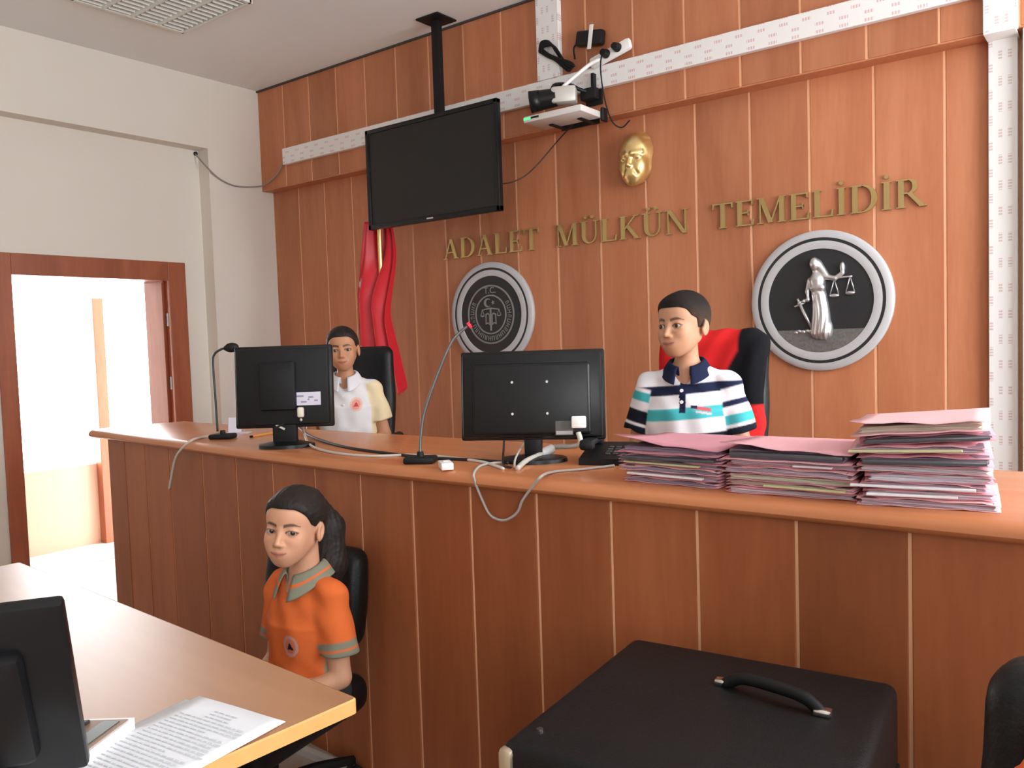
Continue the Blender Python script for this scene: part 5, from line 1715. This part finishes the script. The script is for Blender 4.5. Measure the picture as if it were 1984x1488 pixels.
def folder(label, loc, yaw, tilt, w, d, t, ci, li, curl=0.0, sleeve=False, top=False, tabs=()):
    """card cover folded round a block of papers; spine at the back (+y), open edge to the front (-y)"""
    f = thing('case_folder', label, 'folder', loc, (tilt[0], tilt[1], yaw), 'pink case folders stacked on the bench')
    over = 0.014 if top else -0.007
    nx_, ny_ = 9, 12
    G = np.zeros((nx_, ny_, 3))
    path = []
    for k in range(5): path.append((-d / 2 - over + (d + over) * k / 4, 0.0))
    path += [(d / 2 + 0.005, t * 0.5)]
    for k in range(6): path.append((d / 2 - (d + over) * k / 5, t))
    for i in range(nx_):
        x = (i / (nx_ - 1) - 0.5) * (w + (0.02 if top else 0.008))
        e = abs(i / (nx_ - 1) - 0.5) * 2
        for j, (y, z) in enumerate(path):
            zz = z
            if j >= 6 and curl:
                fr = max(0, (j - 6) / 5)
                zz += curl * fr ** 1.6 * ((1 - (i / (nx_ - 1))) ** 2 if curl > 0 else (i / (nx_ - 1)) ** 2) * (1 if curl > 0 else -1)
            if j in (0, 1, 10, 11): zz += 0.0022 * math.sin(i * 1.7 + ci * 2 + j) - (0.004 * e ** 3 if j >= 10 and not curl else 0)
            G[i, j] = (x, y, max(zz, 0.0) + 0.0006)
    o = obj('cover', grid_mesh('cover', G), COVM[ci], f); solid(o, 0.0011)
    b = bm_new()
    add_box(b, (0, 0.004, t / 2), (w - 0.012, d - 0.012, max(t - 0.003, 0.002)), None, 0.0)
    bmesh.ops.subdivide_edges(b, edges=b.edges[:], cuts=3, use_grid_fill=True)
    for v in b.verts:
        v.co.x += 0.004 * math.sin(v.co.z * 900 + ci + v.co.y * 20); v.co.y += 0.003 * math.sin(v.co.z * 700 + li + v.co.x * 22)
    obj('papers', b, leaf_mat(li), f)
    if sleeve:
        b = bm_new(); add_box(b, (0.0, -0.012, t * 0.55), (w * 0.94, d * 0.97, t * 0.55), None, t * 0.2, 2)
        obj('plastic_sleeve', b, SLV, f, smooth='auto')
    for (tx, tw, col) in tabs:
        b = bm_new(); add_box(b, (tx, -d / 2 - 0.006, t * 0.55), (tw, 0.012, t * 0.35), None, 0.001, 1)
        obj('paper_tab', b, col, f)
    return f


stacks = [
    ('stack beside telephone', PZ(1205, 934, BZ), PZ(1398, 951, BZ), [0.012, 0.014, 0.011, 0.012, 0.014, 0.015], 0.235, math.radians(5)),
    ('middle stack', PZ(1408, 955, BZ), PZ(1652, 975, BZ), [0.013, 0.012, 0.014, 0.013, 0.012, 0.022], 0.240, math.radians(2)),
    ('tall stack', PZ(1664, 980, BZ), PZ(1925, 995, BZ), [0.015, 0.014, 0.013, 0.016, 0.013, 0.018, 0.013, 0.015, 0.017], 0.245, math.radians(-2)),
]
WTAB = mat('white_tab', (0.82, 0.80, 0.84), 0.7)
YTAB = mat('straw_tab', srgb(200, 196, 150), 0.7)
for si, (sn, a, c, ths, dep, tl_) in enumerate(stacks):
    a = Vector((a.x, a.y, BZ)); c = Vector((c.x, c.y, BZ))
    ex = (c - a); yaw0 = math.atan2(ex.y, ex.x); W0 = ex.length
    z = 0.0006
    N = len(ths)
    for k, t in enumerate(ths):
        yj = yaw0 + math.radians(random.uniform(-4.5, 4.5))
        jx, jy = random.uniform(-0.008, 0.008), random.uniform(-0.010, 0.008)
        mid = (a + c) / 2 + Vector((-ex.y, ex.x, 0)).normalized() * (dep / 2 + 0.004)
        loc = Vector((mid.x + jx, mid.y + jy, BZ + z))
        last = k == N - 1
        tilt = (0.0, 0.0)
        extra = 0.0
        if si == 2 and k >= 5:
            q = (k - 4) / 4; tilt = (0.010 * q, -0.075 * q); extra = 0.0045
        if si == 0 and k >= 4: tilt = (0.02, -0.01); extra = 0.002
        pos = 'topmost' if last else 'bottom one' if k == 0 else ORD[k] + ' from the bottom'
        sleeve = (si == 0 and k == 4) or (si == 1 and k == 5) or (si == 2 and k in (5, 7))
        looks = 'pink card folder with dark plastic sleeve' if sleeve else ['pale pink card folder', 'dusty pink card folder', 'light rose card folder', 'deep pink card folder'][(k * 3 + si) % 4]
        tabs = []
        if si == 2 and k == 1: tabs = [(-0.03, 0.16, WTAB)]
        if si == 2 and k == 2: tabs = [(-0.02, 0.22, WTAB)]
        if si == 2 and k in (6,): tabs = [(-0.02, 0.2, YTAB)]
        if si == 1 and k == 1: tabs = [(0.04, 0.17, YTAB)]
        if si == 1 and k == 4: tabs = [(0.05, 0.08, WTAB)]
        if si == 0 and k in (1, 3): tabs = [(-0.01, 0.2, YTAB if k == 3 else WTAB)]
        folder('%s, %s of the %s' % (looks, pos, sn), loc, yj, tilt, W0 + random.uniform(-0.015, 0.012), dep, t, (k * 3 + si) % 4, random.choice([0, 0, 1, 2, 3, 4]) if not sleeve else 3,
               top=last, curl=(0.030 if si == 0 else 0.018 if si == 1 else 0.012) if last else 0.0, sleeve=sleeve, tabs=tabs)
        z += t + 0.0022 + extra

# ------------------------------------------------------------------ desk, things on it
DZt = 0.74
dk = thing('desk', 'light wood desk with a yellow edge band before the girl in orange', 'desk', (-1.065, 0.936, 0), (0, 0, math.radians(-3.6)))
b = bm_new()
outline = [(0.0, 0.0)]
def rounded(poly, r, n=6):
    out = []
    L = len(poly)
    for i in range(L):
        p, a, c = Vector(poly[i]), Vector(poly[i - 1]), Vector(poly[(i + 1) % L])
        u, v = (a - p).normalized(), (c - p).normalized()
        s, e = p + u * r, p + v * r
        for k in range(n + 1):
            t = k / n; out.append(tuple((1 - t) ** 2 * s + 2 * t * (1 - t) * p + t * t * e))
    return out
top_poly = rounded([(-1.55, -0.72), (0.0, -0.72), (0.0, 0.0), (-1.55, 0.0)], 0.012)
add_prism(b, top_poly, DZt - 0.024, DZt)
obj('desk_top', b, W_DESK, dk)
eb = rounded([(-1.552, -0.722), (0.003, -0.722), (0.003, 0.002), (-1.552, 0.002)], 0.013)
b = bm_new()
n_ = len(eb)
for i in range(n_):
    p, q2 = eb[i], eb[(i + 1) % n_]
    pi, qi = top_poly[i], top_poly[(i + 1) % n_]
    vs = [b.verts.new(v) for v in ((*p, DZt - 0.025), (*q2, DZt - 0.025), (*q2, DZt - 0.002), (*p, DZt - 0.002), (*pi, DZt - 0.025), (*qi, DZt - 0.025), (*qi, DZt + 0.0004), (*pi, DZt + 0.0004))]
    b.faces.new((vs[0], vs[1], vs[2], vs[3])); b.faces.new((vs[3], vs[2], vs[6], vs[7])); b.faces.new((vs[4], vs[5], vs[1], vs[0]))
bmesh.ops.remove_doubles(b, verts=b.verts[:], dist=0.0002)
obj('edge_band', b, W_EDGE, dk)
obj('side_panel', span(-0.17, -0.146, -0.66, -0.16, 0, DZt - 0.026), W_DESK, dk)
obj('side_panel', span(-1.50, -1.476, -0.66, -0.16, 0, DZt - 0.026), W_DESK, dk)
obj('modesty_panel', span(-1.476, -0.17, -0.44, -0.42, 0.25, DZt - 0.026), W_DESK, dk)

fm = thing('desk_monitor', 'black monitor seen from behind at the near end of the desk', 'monitor', (0, 0, 0))
Bc = Vector((0, 0, CAM_H)) + Vector(ray(174, 1474)) * 1.130
fa = math.radians(37 + 20)
T = Matrix.Translation(Bc) @ Matrix.Rotation(fa, 4, 'Z') @ Matrix.Rotation(math.radians(25), 4, 'X')
b = bm_new(); add_box(b, (-0.215, 0, 0.142), (0.43, 0.022, 0.286), None, 0.006); bmesh.ops.transform(b, matrix=T, verts=b.verts[:]); obj('panel_frame', b, BLACK, fm, smooth='auto')
b = bm_new(); add_box(b, (-0.215, -0.018, 0.135), (0.33, 0.03, 0.18), None, 0.012); add_box(b, (-0.185, -0.038, 0.11), (0.17, 0.02, 0.15), None, 0.008); bmesh.ops.transform(b, matrix=T, verts=b.verts[:]); obj('back_shell', b, BLACK, fm, smooth='auto')
b = bm_new(); add_box(b, (-0.215, 0.0122, 0.137), (0.40, 0.002, 0.235)); bmesh.ops.transform(b, matrix=T, verts=b.verts[:]); obj('screen', b, SCREEN, fm)
b = bm_new(); add_box(b, (-0.15, -0.040, 0.018), (0.034, 0.022, 0.03), None, 0.004); bmesh.ops.transform(b, matrix=T, verts=b.verts[:]); obj('blue_plug', b, mat('blue_plastic', srgb(40, 70, 190), 0.4), fm, smooth='auto')
cb_ = T @ Vector((-0.215, -0.01, 0.0))
b = bm_new(); add_cyl(b, (cb_.x, cb_.y, DZt), (cb_.x, cb_.y, DZt + 0.014), 0.13, 0.125, 40); obj('stand_base', b, BLACK, fm, smooth='auto')
b = bm_new(); add_tube(b, [(cb_.x, cb_.y, DZt + 0.01), (cb_.x, cb_.y, DZt + 0.06), T @ Vector((-0.215, -0.02, 0.06))], 0.022, 12, 4); obj('stand_neck', b, BLACK, fm, smooth=True)
b = bm_new(); e_ = T @ Vector((-0.15, -0.05, 0.018)); add_tube(b, [e_, e_ + Vector((-0.01, -0.03, -0.02)), Vector((e_.x - 0.05, e_.y - 0.04, DZt + 0.006)), Vector((e_.x - 0.16, e_.y - 0.02, DZt + 0.005))], 0.004, 8, 6); obj('video_lead', b, DKC, fm, smooth=True)

ca = thing('calculator', 'white and grey desk calculator half hidden behind the near monitor', 'calculator', PZ(120, 1446, DZt), (0, 0, math.radians(-62)))
b = bm_new(); add_prism(b, [(-0.085, 0.0), (0.085, 0.0), (0.085, 0.022), (-0.085, 0.010)], -0.058, 0.058, Matrix.Rotation(PI / 2, 4, 'Z') @ Matrix.Rotation(PI / 2, 4, 'X'))
obj('case', b, WHITE, ca)
sl = math.atan2(0.012, 0.17)
b = bm_new(); add_box(b, (0, 0.002, 0.0165), (0.100, 0.155, 0.002), Matrix.Rotation(sl, 3, 'X')); obj('face_plate', b, mat('calculator_tan', srgb(150, 120, 100), 0.5), ca)
b = bm_new(); add_box(b, (0.0, 0.055, 0.0208), (0.085, 0.03, 0.003), Matrix.Rotation(sl, 3, 'X')); obj('display', b, mat('lcd_grey', (0.07, 0.09, 0.08), 0.2), ca)
km = None
for i in range(5):
    for j in range(4):
        l = (-0.036 + 0.018 * i, -0.06 + 0.024 * j, 0.0165 + (-0.06 + 0.024 * j) * 0.0706 + 0.003)
        if km is None: o = obj('key', box_bm((0, 0, 0), (0.013, 0.015, 0.006), 0.0015, Matrix.Rotation(sl, 3, 'X'), 1), mat('key_dark', (0.03, 0.03, 0.032), 0.5), ca, l); km = o.data
        else: obj('key', km, BLACKM, ca, l)


def sheet(label, loc, yaw, zz, lines=True, grp='printed sheets on the desk'):
    t = thing('paper_sheet', label, 'paper', (loc[0], loc[1], DZt + zz), (0, 0, yaw), grp)
    nu, nv = 8, 10
    G = np.zeros((nu, nv, 3))
    for i in range(nu):
        for j in range(nv):
            G[i, j] = (0.21 * (i / (nu - 1)), -0.297 * (j / (nv - 1)), 0.0012 + 0.001 * math.sin(i * 0.8) * (i / nu))
    o = obj('page', grid_mesh('page', G), PAPER, t); solid(o, 0.0006)
    if lines:
        b = bm_new()
        rr_ = random.Random(3)
        for k in range(26):
            y = -0.030 - 0.0098 * k
            x = 0.028 + (0.05 if k < 3 else 0.0)
            x_end = 0.185 - (0.06 if k < 3 or k % 7 == 6 else rr_.uniform(0, 0.015))
            while x < x_end:
                wl_ = rr_.uniform(0.006, 0.018)
                add_box(b, (x + wl_ / 2, y, 0.0026), (wl_, 0.0022, 0.0003)); x += wl_ + 0.0028
        obj('printed_text', b, mat('grey_print', (0.58, 0.60, 0.64), 0.8), t)
    return t


a = PZ(386, 1353, DZt)
sheet('white printed sheet lying uppermost on the desk', (a.x, a.y), math.radians(6), 0.0030)
a = PZ(372, 1357, DZt)
sheet('white sheet partly under the uppermost printed sheet on the desk', (a.x - 0.01, a.y - 0.006), math.radians(9), 0.0006, False)
a = PZ(300, 1400, DZt)
sheet('white sheet sticking out under the others towards the calculator', (a.x - 0.06, a.y - 0.03), math.radians(16), -0.0003, False)

# ------------------------------------------------------------------ black padded case
cs = thing('equipment_case', 'black padded equipment case with a strap handle and a worn metal corner', 'case', (-0.583, 1.302, 0), (0, 0, math.radians(5.0)))
b = bm_new(); add_box(b, (0, 0, 0.62), (0.522, 0.535, 0.155), None, 0.020, 4)
obj('lid', b, VINYL, cs, smooth='auto')
b = bm_new(); add_box(b, (0, 0, 0.29), (0.512, 0.525, 0.50), None, 0.020, 4)
obj('body', b, VINYL, cs, smooth='auto')
b = bm_new(); add_box(b, (0, 0, 0.541), (0.524, 0.537, 0.010), None, 0.002, 1)
obj('seam_band', b, BLACKM, cs)
b = bm_new(); add_tube(b, [(-0.010, 0.110, 0.700), (0.025, 0.106, 0.718), (0.09, 0.090, 0.721), (0.14, 0.076, 0.718), (0.168, 0.070, 0.700)], 0.011, 10, 6)
obj('strap_handle', b, BLACKM, cs, smooth=True)
for x, y in ((-0.013, 0.111), (0.170, 0.069)):
    b = bm_new(); add_box(b, (x, y, 0.703), (0.030, 0.022, 0.012), None, 0.004); obj('handle_clip', b, CHROME, cs, smooth='auto')
for x, y in ((-0.2525, -0.2675), (0.2525, -0.2675), (-0.2525, 0.2675), (0.2525, 0.2675)):
    if (x, y) != (-0.2525, -0.2675): continue
    b = bm_new(); add_box(b, (x + 0.006, y + 0.006, 0.665), (0.026, 0.026, 0.05), None, 0.008); obj('metal_corner', b, mat('worn_brass', (0.55, 0.45, 0.32), 0.4, 0.7), cs, smooth='auto')
b = bm_new(); add_cyl(b, (-0.222, -0.20, 0.697), (-0.222, -0.20, 0.700), 0.006, n=12); obj('rivet', b, CHROME, cs, smooth='auto')
